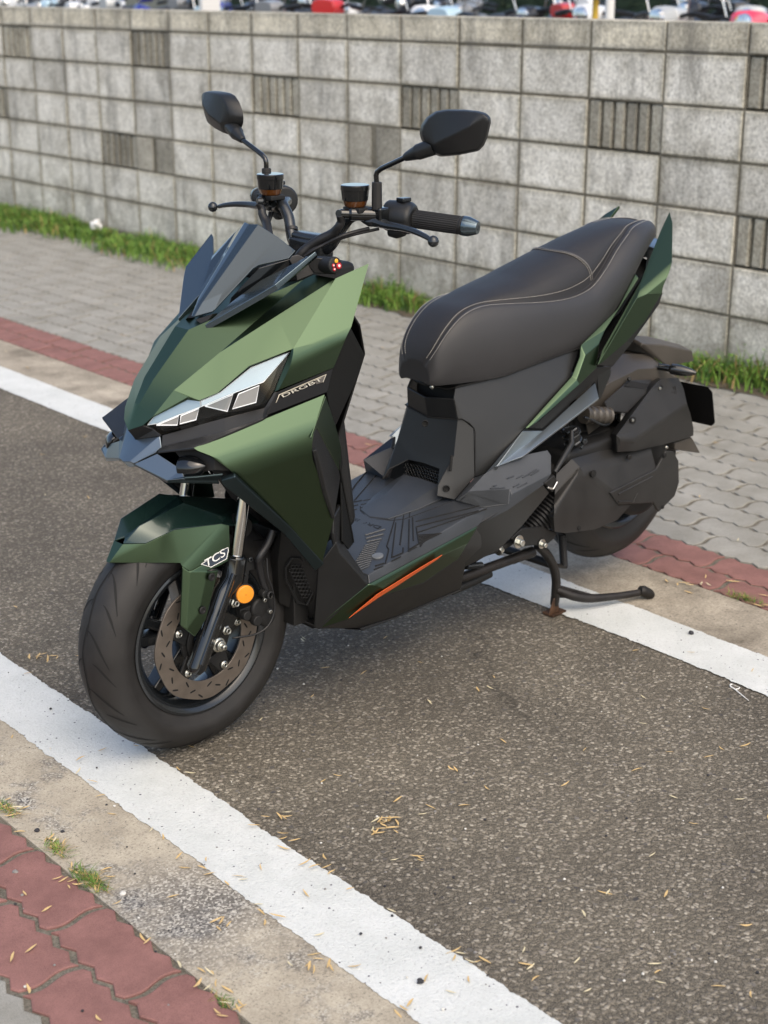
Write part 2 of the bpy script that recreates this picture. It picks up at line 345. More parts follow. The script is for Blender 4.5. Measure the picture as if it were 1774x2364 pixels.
def speck_mat(name, c0, c1, scale, dark=(.05, .045, .045), darkamt=.5, fine=400., rough=.85, bump=.5, stain=None):
    m, n, l, b, co = newmat(name, rough)
    a = N(n, 'ShaderNodeTexNoise', Scale=scale, Detail=8., Roughness=.65); l.new(co, a.inputs['Vector'])
    f = N(n, 'ShaderNodeTexNoise', Scale=fine, Detail=3., Roughness=.7); l.new(co, f.inputs['Vector'])
    r = ramp(n, [(.3, c0), (.7, c1)]); l.new(a.outputs['Fac'], r.inputs[0])
    s = ramp(n, [(.5-darkamt*.25, (0, 0, 0)), (.5-darkamt*.25-.08, (1, 1, 1))]); s.color_ramp.elements[0].position = .5-darkamt*.25-.08; s.color_ramp.elements[0].color = (1, 1, 1, 1)
    s.color_ramp.elements[1].position = .5-darkamt*.25; s.color_ramp.elements[1].color = (0, 0, 0, 1); l.new(f.outputs['Fac'], s.inputs[0])
    c = mixc(n, l, r.outputs[0], dark, s.outputs[0])
    fr2 = ramp(n, [(.34, (.74, .74, .74)), (.5, (1, 1, 1)), (.68, (1.22, 1.22, 1.22))]); l.new(f.outputs['Fac'], fr2.inputs[0]); c = mixc(n, l, c, fr2.outputs[0], .8 if 'paint' not in name else .25, 'MULTIPLY')
    if name == 'road_paint':
        dv_ = N(n, 'ShaderNodeTexVoronoi', Scale=120.); l.new(co, dv_.inputs['Vector']); ds = n.new('ShaderNodeSeparateColor'); l.new(dv_.outputs['Color'], ds.inputs[0])
        zn = N(n, 'ShaderNodeTexNoise', Scale=4., Detail=3.); l.new(co, zn.inputs['Vector']); zm_ = n.new('ShaderNodeMapRange'); zm_.inputs['From Min'].default_value = .35; zm_.inputs['From Max'].default_value = .7; zm_.inputs['To Min'].default_value = .975; zm_.inputs['To Max'].default_value = .72; l.new(zn.outputs['Fac'], zm_.inputs['Value'])
        g1 = n.new('ShaderNodeMath'); g1.operation = 'GREATER_THAN'; l.new(ds.outputs[0], g1.inputs[0]); l.new(zm_.outputs[0], g1.inputs[1])
        g3 = n.new('ShaderNodeMath'); g3.operation = 'MULTIPLY'; g3.inputs[1].default_value = .30; l.new(ds.outputs[1], g3.inputs[0])
        g4 = n.new('ShaderNodeMath'); g4.operation = 'LESS_THAN'; l.new(dv_.outputs['Distance'], g4.inputs[0]); l.new(g3.outputs[0], g4.inputs[1])
        g5 = n.new('ShaderNodeMath'); g5.operation = 'MULTIPLY'; l.new(g1.outputs[0], g5.inputs[0]); l.new(g4.outputs[0], g5.inputs[1])
        c = mixc(n, l, c, (.10, .10, .12), g5.outputs[0])
    if stain:
        q = N(n, 'ShaderNodeTexNoise', Scale=stain[0], Detail=6., Roughness=.7); l.new(co, q.inputs['Vector'])
        g = N(n, 'ShaderNodeTexNoise', Scale=230., Detail=2.); l.new(co, g.inputs['Vector'])
        qr = ramp(n, [(stain[1], (0, 0, 0)), (stain[1]+.14, (1, 1, 1))]); l.new(q.outputs['Fac'], qr.inputs[0])
        gr = ramp(n, [(.42, (.05, .048, .05)), (.50, (.16, .15, .14)), (.60, (.5, .49, .44))]); l.new(g.outputs['Fac'], gr.inputs[0])
        c = mixc(n, l, c, gr.outputs[0], qr.outputs[0])
    if stain:
        dv = n.new('ShaderNodeVectorMath'); dv.operation = 'DISTANCE'; l.new(co, dv.inputs[0]); dv.inputs[1].default_value = PZ(470, 2095)
        ad = n.new('ShaderNodeMath'); ad.operation = 'MULTIPLY_ADD'; ad.inputs[1].default_value = .22; l.new(a.outputs['Fac'], ad.inputs[0]); l.new(dv.outputs['Value'], ad.inputs[2])
        pr = ramp(n, [(.15, (1, 1, 1)), (.33, (0, 0, 0))]); l.new(ad.outputs[0], pr.inputs[0])
        g2 = N(n, 'ShaderNodeTexVoronoi', Scale=260.); l.new(co, g2.inputs['Vector']); sc2 = n.new('ShaderNodeSeparateColor'); l.new(g2.outputs['Color'], sc2.inputs[0])
        gr2 = ramp(n, [(0, (.04, .04, .045)), (.45, (.12, .115, .11)), (.7, (.28, .27, .25)), (1, (.6, .58, .52))]); l.new(sc2.outputs[0], gr2.inputs[0])
        pm2 = n.new('ShaderNodeMath'); pm2.operation = 'MULTIPLY'; pm2.inputs[1].default_value = .75; l.new(pr.outputs[0], pm2.inputs[0])
        c = mixc(n, l, c, gr2.outputs[0], pm2.outputs[0])
    l.new(c, b.inputs['Base Color'])
    bp = N(n, 'ShaderNodeBump', Strength=bump, Distance=.0015); l.new(f.outputs['Fac'], bp.inputs['Height']); l.new(bp.outputs[0], b.inputs['Normal'])
    return m
ASPH = asphalt_mat()
CONC = speck_mat('kerb_concrete', (.28, .245, .19), (.46, .415, .33), 9., dark=(.09, .08, .07), darkamt=.45, fine=260., stain=(6., .52))
CONC2 = speck_mat('kerb_concrete_weathered', (.15, .13, .10), (.47, .42, .34), 5., dark=(.07, .06, .055), darkamt=.6, fine=160., stain=None)
PAINTM = speck_mat('road_paint', (.52, .545, .53), (.64, .66, .65), 7., dark=(.26, .26, .27), darkamt=.62, bump=1.4, fine=210., rough=.75)
REDP = speck_mat('red_paver', (.175, .088, .078), (.275, .14, .125), 12., dark=(.10, .05, .05), darkamt=.6, fine=520.)
GREYP = speck_mat('grey_paver', (.21, .205, .18), (.33, .325, .30), 6., dark=(.09, .088, .08), darkamt=.6, fine=480.)
SAND = speck_mat('joint_sand', (.06, .055, .045), (.22, .20, .16), 190., dark=(.02, .018, .016), darkamt=1.2, fine=300.)

def sheet(name, s0, s1, t0, t1, z, m, kind='structure', js=0, jt=0, step=.02, amp=.004, seed=0, thick=0):
    """strip in the road frame, with slightly ragged long edges"""
    ns = max(1, int((s1-s0)/step)) if amp else 1; vs = []; fs = []
    for i in range(ns+1):
        s = s0+(s1-s0)*i/ns
        a = (noise.noise(Vector((s*9+seed, 3.1, 0)))*1.0+noise.noise(Vector((s*40+seed, 7.1, 0)))*.7+noise.noise(Vector((s*130+seed, 5.1, 0)))*.6+noise.noise(Vector((s*1.3+seed, 9, 0)))*2)*amp
        c = (noise.noise(Vector((s*9+seed, 13.1, 0)))*1.0+noise.noise(Vector((s*40+seed, 17.1, 0)))*.7+noise.noise(Vector((s*130+seed, 15.1, 0)))*.6+noise.noise(Vector((s*1.3+seed, 29, 0)))*2)*amp
        vs += [ST(s, t0+a, z), ST(s, t1+c, z)]
    for i in range(ns): fs.append([2*i, 2*i+1, 2*i+3, 2*i+2])
    o = meshobj(name, vs, flip(vs, fs, (0, 0, -50)), m, None, smooth=False); tag(o, kind=kind); return o
g = meshobj('ground', [ST(-90, -60, -.03), ST(90, -60, -.03), ST(90, 90, -.03), ST(-90, 90, -.03)], [[0, 1, 2, 3]], ASPH); tag(g, kind='structure')
g.data.flip_normals() if g.data.polygons[0].normal.z < 0 else None
sheet('road', -60, 60, -.30, 1.28, 0, ASPH, amp=0)
sheet('painted_line', -14, 3.2, -.262, -.100, .003, PAINTM, amp=.0060, seed=1, step=.004)
sheet('painted_line', -14, 3.2, 1.078, 1.252, .003, PAINTM, amp=.0055, seed=5, step=.004)
def conc(name, t0, t1, m):
    mb = MB(); mb.box(ST(0, (t0+t1)/2, -.02), (30, (t1-t0)/2, .0216), Matrix.Rotation(math.atan2(SD.y, SD.x), 3, 'Z')); o = mb.build(name, m); tag(o, kind='structure'); return o
conc('concrete_kerb', -.452, -.235, CONC); conc('concrete_kerb', 1.24, 1.487, CONC2)
# paving: wavy interlocking blocks
def tri(x): 
    x = x % 1.; return 4*x-1 if x < .5 else 3-4*x
def paving(name, m, t0, rows, s0, s1, sgn, seed, L=.242, W=.1165):
    rnd = random.Random(seed); mb = MB(); gap = .0100
    for r in range(rows):
        tb = t0+sgn*(r+.5)*W; off = (r % 2)*L/2+.176
        k0 = int((s0-off)//L); k1 = int((s1-off)//L)
        for k in range(k0, k1+1):
            sc = off+k*L; zt = .0015+rnd.uniform(-.0012, .0012); tx, ty = rnd.uniform(-.001, .001), rnd.uniform(-.001, .001)
            pts = []; n = 16
            def edge(i): return .0065*tri((i/n)*4+.25)
            hw = W/2-gap/2
            for i in range(n+1): pts.append((sc+gap*.7+(L-gap*1.4)*i/n, tb-hw+edge(i)))
            for j in range(1, 8): a = j/8; pts.append((sc+L-gap*.7+.0065*math.sin(2*math.pi*a), tb-hw+2*hw*a+edge(n)))
            for i in range(n, -1, -1): pts.append((sc+gap*.7+(L-gap*1.4)*i/n, tb+hw+edge(i)))
            for j in range(7, 0, -1): a = j/8; pts.append((sc+gap*.7+.0065*math.sin(2*math.pi*a), tb-hw+2*hw*a+edge(0)))
            cs, ct = sc+L/2, tb
            def zz(s, t, z): return z+(s-cs)*tx*8+(t-ct)*ty*8
            top = [ST(cs+(s-cs)*.975, ct+(t-ct)*.95, zz(s, t, zt)) for s, t in pts]
            mid = [ST(s, t, zz(s, t, zt-.0016)) for s, t in pts]; bot = [ST(s, t, -.025) for s, t in pts]; q = len(pts)
            fs = [list(range(q))]+[[i, (i+1) % q, q+(i+1) % q, q+i] for i in range(q)]+[[q+i, q+(i+1) % q, 2*q+(i+1) % q, 2*q+i] for i in range(q)]
            mb.add(top+mid+bot, fs)
    o = meshobj(name, mb.v, mb.f, m, None, smooth=False); 
    bm = bmesh.new(); bm.from_mesh(o.data); bmesh.ops.recalc_face_normals(bm, faces=bm.faces); bm.to_mesh(o.data); bm.free()
    up = sum(1 for p in o.data.polygons if p.normal.z > .9); dn = sum(1 for p in o.data.polygons if p.normal.z < -.9)
    if dn > up: o.data.flip_normals()
    tag(o, kind='structure'); return o
sheet('paving_bed', -2, 3, -1.5, -.45, -.0032, SAND, amp=0); sheet('paving_bed', -14, 3, 1.485, 3.45, -.0032, SAND, amp=0)
paving('red_paving', REDP, -.4535, 2, -.6, 1.6, -1, 1); paving('grey_paving', GREYP, -.4535-2*.1165, 3, -.3, 1.6, -1, 2)
paving('red_paving', REDP, 1.492, 2, -9, 1.9, 1, 3); paving('grey_paving', GREYP, 1.492+2*.1165, 14, -11, 2.4, 1, 4)
sheet('soil_strip', -16, 4, 3.2, 3.5, .006, speck_mat('soil', (.06, .05, .035), (.16, .13, .09), 20., fine=90.), amp=.03, step=.05, seed=3)

# ------------------------------------------------------------------ wall
WK0 = Vector((3.8857, 6.6148, 0)); WZ = 1.4356
sW = WK0.dot(SD); tW = WK0.dot(TD)
def wall_mat():
    m, n, l, b, co = newmat('wall_block', .95)
    at = n.new('ShaderNodeAttribute'); at.attribute_name = 'tone'
    a = N(n, 'ShaderNodeTexNoise', Scale=6., Detail=10., Roughness=.78); l.new(co, a.inputs['Vector'])
    f = N(n, 'ShaderNodeTexNoise', Scale=75., Detail=4., Roughness=.8); l.new(co, f.inputs['Vector'])
    r = ramp(n, [(.30, (.36, .34, .29)), (.5, (.62, .60, .54)), (.70, (.80, .78, .72))]); l.new(a.outputs['Fac'], r.inputs[0])
    fr_ = ramp(n, [(.33, (.52, .52, .5)), (.5, (1, 1, 1)), (.68, (1.35, 1.35, 1.33))]); l.new(f.outputs['Fac'], fr_.inputs[0])
    c = mixc(n, l, r.outputs[0], fr_.outputs[0], 1., 'MULTIPLY'); c = mixc(n, l, c, at.outputs['Color'], 1., 'MULTIPLY')
    # damp streaks low down and under the cap: stains in the blocks
    st = N(n, 'ShaderNodeTexNoise', Scale=2.6, Detail=7., Roughness=.75); mp = n.new('ShaderNodeMapping'); mp.inputs['Scale'].default_value = (2.2, 2.2, .55); l.new(co, mp.inputs[0]); l.new(mp.outputs[0], st.inputs['Vector'])
    sr = ramp(n, [(.50, (0, 0, 0)), (.66, (1, 1, 1))]); l.new(st.outputs['Fac'], sr.inputs[0])
    sm = n.new('ShaderNodeMath'); sm.operation = 'MULTIPLY'; sm.inputs[1].default_value = .6; l.new(sr.outputs[0], sm.inputs[0])
    c = mixc(n, l, c, (.13, .125, .11), sm.outputs[0])
    s2 = N(n, 'ShaderNodeTexNoise', Scale=3.4, Detail=9., Roughness=.8); l.new(co, s2.inputs['Vector'])
    sx = n.new('ShaderNodeSeparateXYZ'); l.new(co, sx.inputs[0])
    zr_ = n.new('ShaderNodeMapRange'); zr_.inputs['From Min'].default_value = .75; zr_.inputs['From Max'].default_value = .0; zr_.inputs['To Min'].default_value = -.10; zr_.inputs['To Max'].default_value = .16; l.new(sx.outputs[2], zr_.inputs['Value'])
    zt_ = n.new('ShaderNodeMapRange'); zt_.inputs['From Min'].default_value = 1.12; zt_.inputs['From Max'].default_value = 1.3; zt_.inputs['To Min'].default_value = 0; zt_.inputs['To Max'].default_value = .12; l.new(sx.outputs[2], zt_.inputs['Value'])
    q1 = n.new('ShaderNodeMath'); q1.operation = 'ADD'; l.new(s2.outputs['Fac'], q1.inputs[0]); l.new(zr_.outputs[0], q1.inputs[1])
    q2 = n.new('ShaderNodeMath'); q2.operation = 'ADD'; l.new(q1.outputs[0], q2.inputs[0]); l.new(zt_.outputs[0], q2.inputs[1])
    qr = ramp(n, [(.54, (0, 0, 0)), (.72, (1, 1, 1))]); l.new(q2.outputs[0], qr.inputs[0])
    qm = n.new('ShaderNodeMath'); qm.operation = 'MULTIPLY'; qm.inputs[1].default_value = .62; l.new(qr.outputs[0], qm.inputs[0])
    c = mixc(n, l, c, (.19, .175, .14), qm.outputs[0])
    l.new(c, b.inputs['Base Color'])
    bp = N(n, 'ShaderNodeBump', Strength=.6, Distance=.004); l.new(f.outputs['Fac'], bp.inputs['Height']); l.new(bp.outputs[0], b.inputs['Normal'])
    return m
def build_wall():
    mb = MB(); tones = []; rnd = random.Random(4)
    ribbed = {(-1, 1): .62, (3, 1): .45, (-2, 3): .5, (2, 4): .42, (6, 2): .6, (9, 2): .5, (12, 2): .55, (14, 1): .6, (14, 4): .62, (-6, 2): .5, (17, 3): .5, (-9, 1): .6}
    rough = {(3, 4): .62, (8, 3): .55}
    zr = lambda r: WZ-.2*r
    def slab(s0, s1, z0, z1, t0, t1, tone, bev=.0035):
        vs = [ST(s0, t1, z0), ST(s1, t1, z0), ST(s1, t1, z1), ST(s0, t1, z1),
              ST(s0, t0+bev, z0), ST(s1, t0+bev, z0), ST(s1, t0+bev, z1), ST(s0, t0+bev, z1),
              ST(s0+bev, t0, z0+bev), ST(s1-bev, t0, z0+bev), ST(s1-bev, t0, z1-bev), ST(s0+bev, t0, z1-bev)]
        fs = [[0, 1, 5, 4], [1, 2, 6, 5], [2, 3, 7, 6], [3, 0, 4, 7], [4, 5, 9, 8], [5, 6, 10, 9], [6, 7, 11, 10], [7, 4, 8, 11], [8, 9, 10, 11]]
        if s1-s0 > .3 and t0 < tW+.02:
            q = len(vs); iw = .03; vs += [ST(s0+iw, t0, z0+iw*.8), ST(s1-iw, t0, z0+iw*.8), ST(s1-iw, t0, z1-iw), ST(s0+iw, t0, z1-iw)]
            fs = fs[:8]+[[8, 9, q+1, q], [9, 10, q+2, q+1], [10, 11, q+3, q+2], [11, 8, q, q+3], [q, q+1, q+2, q+3]]
            dk = [tuple(x*rnd.uniform(.58, .92) for x in tone) for _ in range(4)]; dk = [(sum(d)/3*1.02, sum(d)/3, sum(d)/3*.93) for d in dk]; lt = [tuple(x*f_ for x in tone) for f_ in [rnd.uniform(.97, 1.08) for _ in range(4)]]
            tones.extend([dk[0]]*8+[[dk[0], dk[1], lt[1], lt[0]], [dk[1], dk[2], lt[2], lt[1]], [dk[2], dk[3], lt[3], lt[2]], [dk[3], dk[0], lt[0], lt[3]], lt])
            mb.add(vs, fs); return
        mb.add(vs, fs); tones.extend([tone]*len(fs))
    g = .0055
    for k in range(-40, 34):
        s0 = sW+k*.4+g; s1 = sW+(k+1)*.4-g
        for r in range(0, 8):
            z1 = zr(r)-g if r else 1.352; z0 = zr(r+1)+g
            if r == 7: z0 = -.05
            warm = rnd.uniform(.86, 1.1); tone = (warm, warm, warm)
            if r == 0: tone = (warm*1.02, warm*.98, warm*.88)
            j = rnd.uniform(-.0025, .0025); kk = (k, r)
            cA_, cB_, zA_, zB_ = sW+k*.4, sW+(k+1)*.4, zr(r+1), (zr(r) if r else 1.347)
            tc_ = tW+(.045 if kk in ribbed else .0035); md = rnd.uniform(.75, 1.15)
            mb.add([ST(cA_, tc_, zA_), ST(cB_, tc_, zA_), ST(cB_, tc_, zB_), ST(cA_, tc_, zB_)], [[0, 1, 2, 3]]); tones.extend([(.25*md, .235*md, .20*md)])
            if kk in ribbed:
                mb.add([ST(cA_, tW+.006, zA_), ST(cA_+.005, tW+.006, zA_), ST(cA_+.005, tW+.006, zB_), ST(cA_, tW+.006, zB_)], [[0, 1, 2, 3]]); mb.add([ST(cB_-.005, tW+.006, zA_), ST(cB_, tW+.006, zA_), ST(cB_, tW+.006, zB_), ST(cB_-.005, tW+.006, zB_)], [[0, 1, 2, 3]]); tones.extend([(.3, .28, .24)]*2)
            if kk in ribbed:
                q = ribbed[kk]; t = (q, q*.98, q*.9); nb = 6; wdt = (s1-s0)/nb
                slab(s0, s1, z0, z1, tW+.04, tW+.14, (q*.3, q*.29, q*.27), .001)
                for i in range(nb): slab(s0+i*wdt+(.009 if i else 0), s0+(i+1)*wdt-(.009 if i < nb-1 else 0), z0, z1, tW+.004+rnd.uniform(0, .006), tW+.10, (lambda f_: tuple(x*f_ for x in t))(rnd.uniform(.8, 1.15)), .005)
            elif kk in rough:
                q = rough[kk]; slab(s0, (s0+s1)/2-.02, z0, z1, tW+j, tW+.14, (q, q*.97, q*.9)); slab((s0+s1)/2+.02, s1, z0, z1, tW+j, tW+.14, (q*.8, q*.78, q*.72)); slab((s0+s1)/2-.019, (s0+s1)/2+.019, z0, z1, tW+.004, tW+.14, (.95, .93, .86))
            else: slab(s0, s1, z0, z1, tW+j, tW+.14, tone)
    # mortar core and top cap face
    sA, sB = sW-16, sW+13.6
    vs = [ST(sA, tW+.006, -.1), ST(sB, tW+.006, -.1), ST(sB, tW+.006, 1.347), ST(sA, tW+.006, 1.347), ST(sA, tW+.19, -.1), ST(sB, tW+.19, -.1), ST(sB, tW+.19, 1.347), ST(sA, tW+.19, 1.347)]
    fs = [[3, 2, 6, 7], [4, 7, 6, 5]]; mb.add(vs, fs); tones.extend([(.8, .77, .7)]*2)
    o = meshobj('block_wall', mb.v, mb.f, wall_mat(), None, smooth=False)
    bm = bmesh.new(); bm.from_mesh(o.data); bm.to_mesh(o.data); bm.free()
    ca = o.data.color_attributes.new('tone', 'FLOAT_COLOR', 'CORNER')
    for p in o.data.polygons:
        tn = tones[p.index]
        for jj, li in enumerate(p.loop_indices): ca.data[li].color = (*(tn[jj] if isinstance(tn, list) else tn), 1)
    o.data.polygons.foreach_set('use_smooth', [False]*len(o.data.polygons))
    tag(o, 'long weathered grey concrete block wall with a few ribbed blocks', 'wall'); return o
wall = build_wall()
raised = meshobj('upper_ground', [ST(-60, tW+.18, .30), ST(60, tW+.18, .30), ST(60, 80, .30), ST(-60, 80, .30)], [[0, 1, 2, 3]], speck_mat('yard_surface', (.10, .10, .10), (.16, .155, .15), 3.)); tag(raised, kind='structure')
if raised.data.polygons[0].normal.z < 0: raised.data.flip_normals()

# ------------------------------------------------------------------ grass along the wall
def leafmat(name, c0, c1):
    m, n, l, b, co = newmat(name, .6)
    a = N(n, 'ShaderNodeTexNoise', Scale=14., Detail=3.); l.new(co, a.inputs['Vector'])
    r = ramp(n, [(.35, c0), (.65, c1)]); l.new(a.outputs['Fac'], r.inputs[0]); l.new(r.outputs[0], b.inputs['Base Color'])
    b.inputs['Subsurface Weight'].default_value = 0
    return m
GR1 = leafmat('grass_green', (.09, .18, .025), (.20, .34, .055)); GR2 = leafmat('grass_dry', (.28, .20, .07), (.40, .28, .12)); GR3 = leafmat('grass_dark', (.035, .09, .018), (.08, .17, .03))
def blade(mb, p, h, lean, az, wd, mi, rnd):
    d = Vector((math.cos(az), math.sin(az), 0)); side = Vector((-d.y, d.x, 0)); pts = []
    for i in range(4):
        a = i/3; pts.append(p+d*(lean*a*a*h)+Vector((0, 0, h*a*(1-.25*lean*a))))
    vs = []
    for i, q in enumerate(pts):
        ww = wd*(1-(i/3)**2*.9)/2; vs += [q-side*ww, q+side*ww]
    mb.add(vs, [[2*i, 2*i+1, 2*i+3, 2*i+2] for i in range(3)], mi)
def grass(name, rng, count, hmax, seed, dens):
    rnd = random.Random(seed); mb = MB()
    for _ in range(count):
        s = rnd.uniform(*rng); edge = dens(s)
        if rnd.random() > edge[0]: continue
        t = tW-.015-abs(rnd.gauss(0, .5))*edge[1]
        if t < tW-edge[1]*1.15: continue
        cl = noise.noise(Vector((s*3.2, t*5, seed)))*.5+.6
        h = hmax*rnd.uniform(.35, 1.)*edge[2]*max(.3, cl)*1.15
        blade(mb, ST(s, t, .004), h, rnd.uniform(.1, 1.2), rnd.uniform(0, 6.28), rnd.uniform(.004, .010), rnd.choices([0, 1, 2], [6, 1 if edge[0] > .5 else 2.2, 3])[0], rnd)
        if rnd.random() < .6:   # small broad leaves
            p = ST(s, t, h*rnd.uniform(.4, .95)); a = rnd.uniform(0, 6.28); r = rnd.uniform(.006, .014)
            u = Vector((math.cos(a), math.sin(a), rnd.uniform(-.4, .6)))*r; v2 = Vector((-math.sin(a), math.cos(a), rnd.uniform(-.3, .3)))*r*.6
            mb.add([p-u, p-v2, p+u, p+v2], [[0, 1, 2, 3]], rnd.choice([0, 0, 2]))
    o = meshobj(name, mb.v, mb.f, [GR1, GR2, GR3], None, mb.mi, smooth=True); return o
def dens_left(s): 
    x = .5+.5*noise.noise(Vector((s*1.1, 0, 5))); return (.40+.65*x, .26+.24*x, .55+.6*x)
def dens_right(s):
    x = .5+.5*noise.noise(Vector((s*1.4, 4, 5))); return (max(.04, 1.5*x-.42), .10+.20*x, .45+.9*x)
SPL = -3.75
tag(grass('grass', (-15, SPL), 26000, .15, 11, dens_left), 'lush green grass strip at the foot of the block wall', 'grass', kind='stuff')
tag(grass('grass', (SPL, 1.2), 11000, .17, 12, dens_right), 'patchy weeds with dry blades at the foot of the wall', 'grass', kind='stuff')

# ------------------------------------------------------------------ scooters parked behind the wall
PM = bpy.data.materials.new('parked_paint'); PM.use_nodes = True; n, l, b = nodes(PM); oi = n.new('ShaderNodeObjectInfo'); l.new(oi.outputs['Color'], b.inputs['Base Color']); b.inputs['Roughness'].default_value = .3; b.inputs['Coat Weight'].default_value = .5
def parked_scooter(name):
    r = empty(name, (0, 0, 0))
    def B(nm, mb, m, par=None, bevel=.01): return mb.build(nm, m, par or r, bevel=bevel)
    def loft(sec, mi=0):
        vs = []; fs = []; K = 12
        for (x, z, hw, hh) in sec:
            for k in range(K):
                a = 2*math.pi*k/K; ca, sa = math.cos(a), math.sin(a)
                vs.append(Vector((x, hw*math.copysign(abs(ca)**.7, ca), z+hh*math.copysign(abs(sa)**.7, sa))))
        for i in range(len(sec)-1):
            for k in range(K): fs.append([i*K+k, i*K+(k+1) % K, (i+1)*K+(k+1) % K, (i+1)*K+k])
        fs += [list(range(K)), [(len(sec)-1)*K+k for k in range(K)]]
        return vs, fs
    mb = MB(); mb.add(*loft([(.55, .55, .12, .12), (.75, .60, .16, .14), (1.1, .62, .17, .13), (1.45, .70, .12, .09), (1.62, .76, .06, .05)])); mb.box((.6, 0, .31), (.28, .16, .04)); B('body', mb, PM)
    mb = MB(); mb.add(*loft([(-.02, .62, .05, .05), (.06, .68, .15, .16), (.15, .70, .20, .22), (.28, .62, .20, .26)])); mb.add(*loft([(.16, .97, .05, .04), (.22, 1.0, .13, .07), (.34, 1.0, .11, .06)])); B('front_cowl', mb, PM)
    mb = MB(); mb.add(*loft([(.6, .74, .11, .03), (.8, .78, .14, .05), (1.1, .80, .15, .05), (1.4, .86, .13, .05), (1.52, .87, .08, .03)])); B('seat', mb, LEATHER)
    for xx in (0, 1.25):
        v, f = lathe_data([(-.05, .14), (-.05, .20), (-.03, .235), (0, .245), (.03, .235), (.05, .20), (.05, .14)], (xx, 0, .245), (0, 1, 0), 28); mb = MB().add(v, f); wv = B('wheel', mb, RUBBER, bevel=.002)
        MB().lathe([(-.045, .02), (-.04, .13), (.04, .13), (.045, .02)], (xx, 0, .245), (0, 1, 0), 20).build('rim', STEEL, wv)
    mb = MB().tube([(.06, -.06, .62), (.0, -.06, .25)], .02).tube([(.06, .06, .62), (.0, .06, .25)], .02); B('fork', mb, INNER, bevel=.002)
    mb = MB().tube([(.30, -.34, 1.0), (.27, -.2, 1.02), (.24, 0, .98), (.27, .2, 1.02), (.30, .34, 1.0)], .014, curve=4); mb.tube([(.32, -.36, .995), (.29, -.24, 1.01)], .02).tube([(.32, .36, .995), (.29, .24, 1.01)], .02); B('handlebar', mb, BLACK, bevel=.002)
    v, f = lathe_data([(-.03, .02), (-.02, .055), (.01, .06)], (.16, 0, .99), (1, 0, 0), 20, True); MB().add(v, f).build('headlight', CHROME, r)
    for s in (-1, 1):
        mb = MB().tube([(.26, s*.17, 1.02), (.25, s*.20, 1.12), (.27, s*.25, 1.17)], .006)
        q = B('mirror', mb, CHROME, bevel=.001)
        v, f = lathe_data([(-.022, .01), (-.018, .055), (0, .075), (.012, .07), (.012, .0)], (0, 0, 0), (1, 0, 0), 20)
        v = [Vector((p.x+.28, s*.29+p.y*1.25, 1.20+p.z*.75)) for p in v]; MB().add(v, f).build('mirror_shell', PM, q)
    return r
def copy_tree(o, parent=None, color=None):
    c = o.copy(); COL.objects.link(c)
    if parent: c.parent = parent
    if color: c.color = color
    for ch in list(o.children): copy_tree(ch, c, color)
    return c
proto = parked_scooter('parked_scooter')
cols = {'white': (.75, .76, .76, 1), 'black': (.02, .02, .022, 1), 'red': (.5, .02, .02, 1), 'pale blue': (.42, .58, .68, 1), 'dark blue': (.02, .03, .25, 1), 'grey': (.22, .23, .24, 1), 'silver': (.5, .52, .52, 1), 'dark green': (.02, .06, .045, 1), 'pink': (.75, .06, .12, 1)}
front_row = ['white', 'pale blue', 'grey', 'white', 'silver', 'dark blue', 'pale blue', 'grey', 'red', 'white', 'pale blue', 'white', 'silver', 'pink']
back_row = ['black', 'silver', 'black', 'dark green', 'white', 'black', 'grey', 'black', 'black', 'white', 'black', 'grey', 'black', 'red', 'black', 'silver']
far_row = ['black', 'grey', 'black', 'white', 'black', 'dark blue', 'black', 'silver', 'black', 'black', 'dark green', 'black', 'black', 'grey', 'black', 'white', 'black', 'black']
rnd = random.Random(21); first = True; ordn = ['leftmost', 'second', 'third', 'fourth', 'fifth', 'sixth', 'seventh', 'eighth', 'ninth', 'tenth', 'eleventh', 'twelfth', 'thirteenth', 'fourteenth', 'fifteenth', 'sixteenth', 'seventeenth', 'eighteenth']
for row, (names, D, nm) in enumerate(((front_row, 3.1, 'nearest'), (back_row, 5.3, 'middle'), (far_row, 7.8, 'farthest'))):
    for i, cname in enumerate(names):
        t = tW+D+rnd.uniform(-.12, .12)
        # span of the row that the lens sees
        def s_at(u):
            d = ray(u, 20); k = (t-CAM.dot(TD))/d.dot(TD); return (CAM+d*k).dot(SD)
        sa, sb = s_at(-60), s_at(1834); s = sa+(sb-sa)*(i+.5)/len(names)+rnd.uniform(-.1, .1)
        o = proto if first else copy_tree(proto)
        first = False; cc = cols[cname]
        for x in [o]+list(o.children_recursive): x.color = cc
        o.location = ST(s, t, .30); face = 1 if rnd.random() < .65 else -1
        o.rotation_euler = (0, math.radians(rnd.uniform(-1, 1)), math.atan2(TD.y, TD.x)+(0 if face > 0 else math.pi)+rnd.uniform(-.3, .3)); o.scale = (1, 1, rnd.uniform(.94, 1.03))
        where = ordn[i]+(' from the left in the ' if i else ' one in the ')+nm+' row'
        tag(o, f'{cname} scooter behind the wall, {where}', 'scooter', 'scooters parked behind the wall')
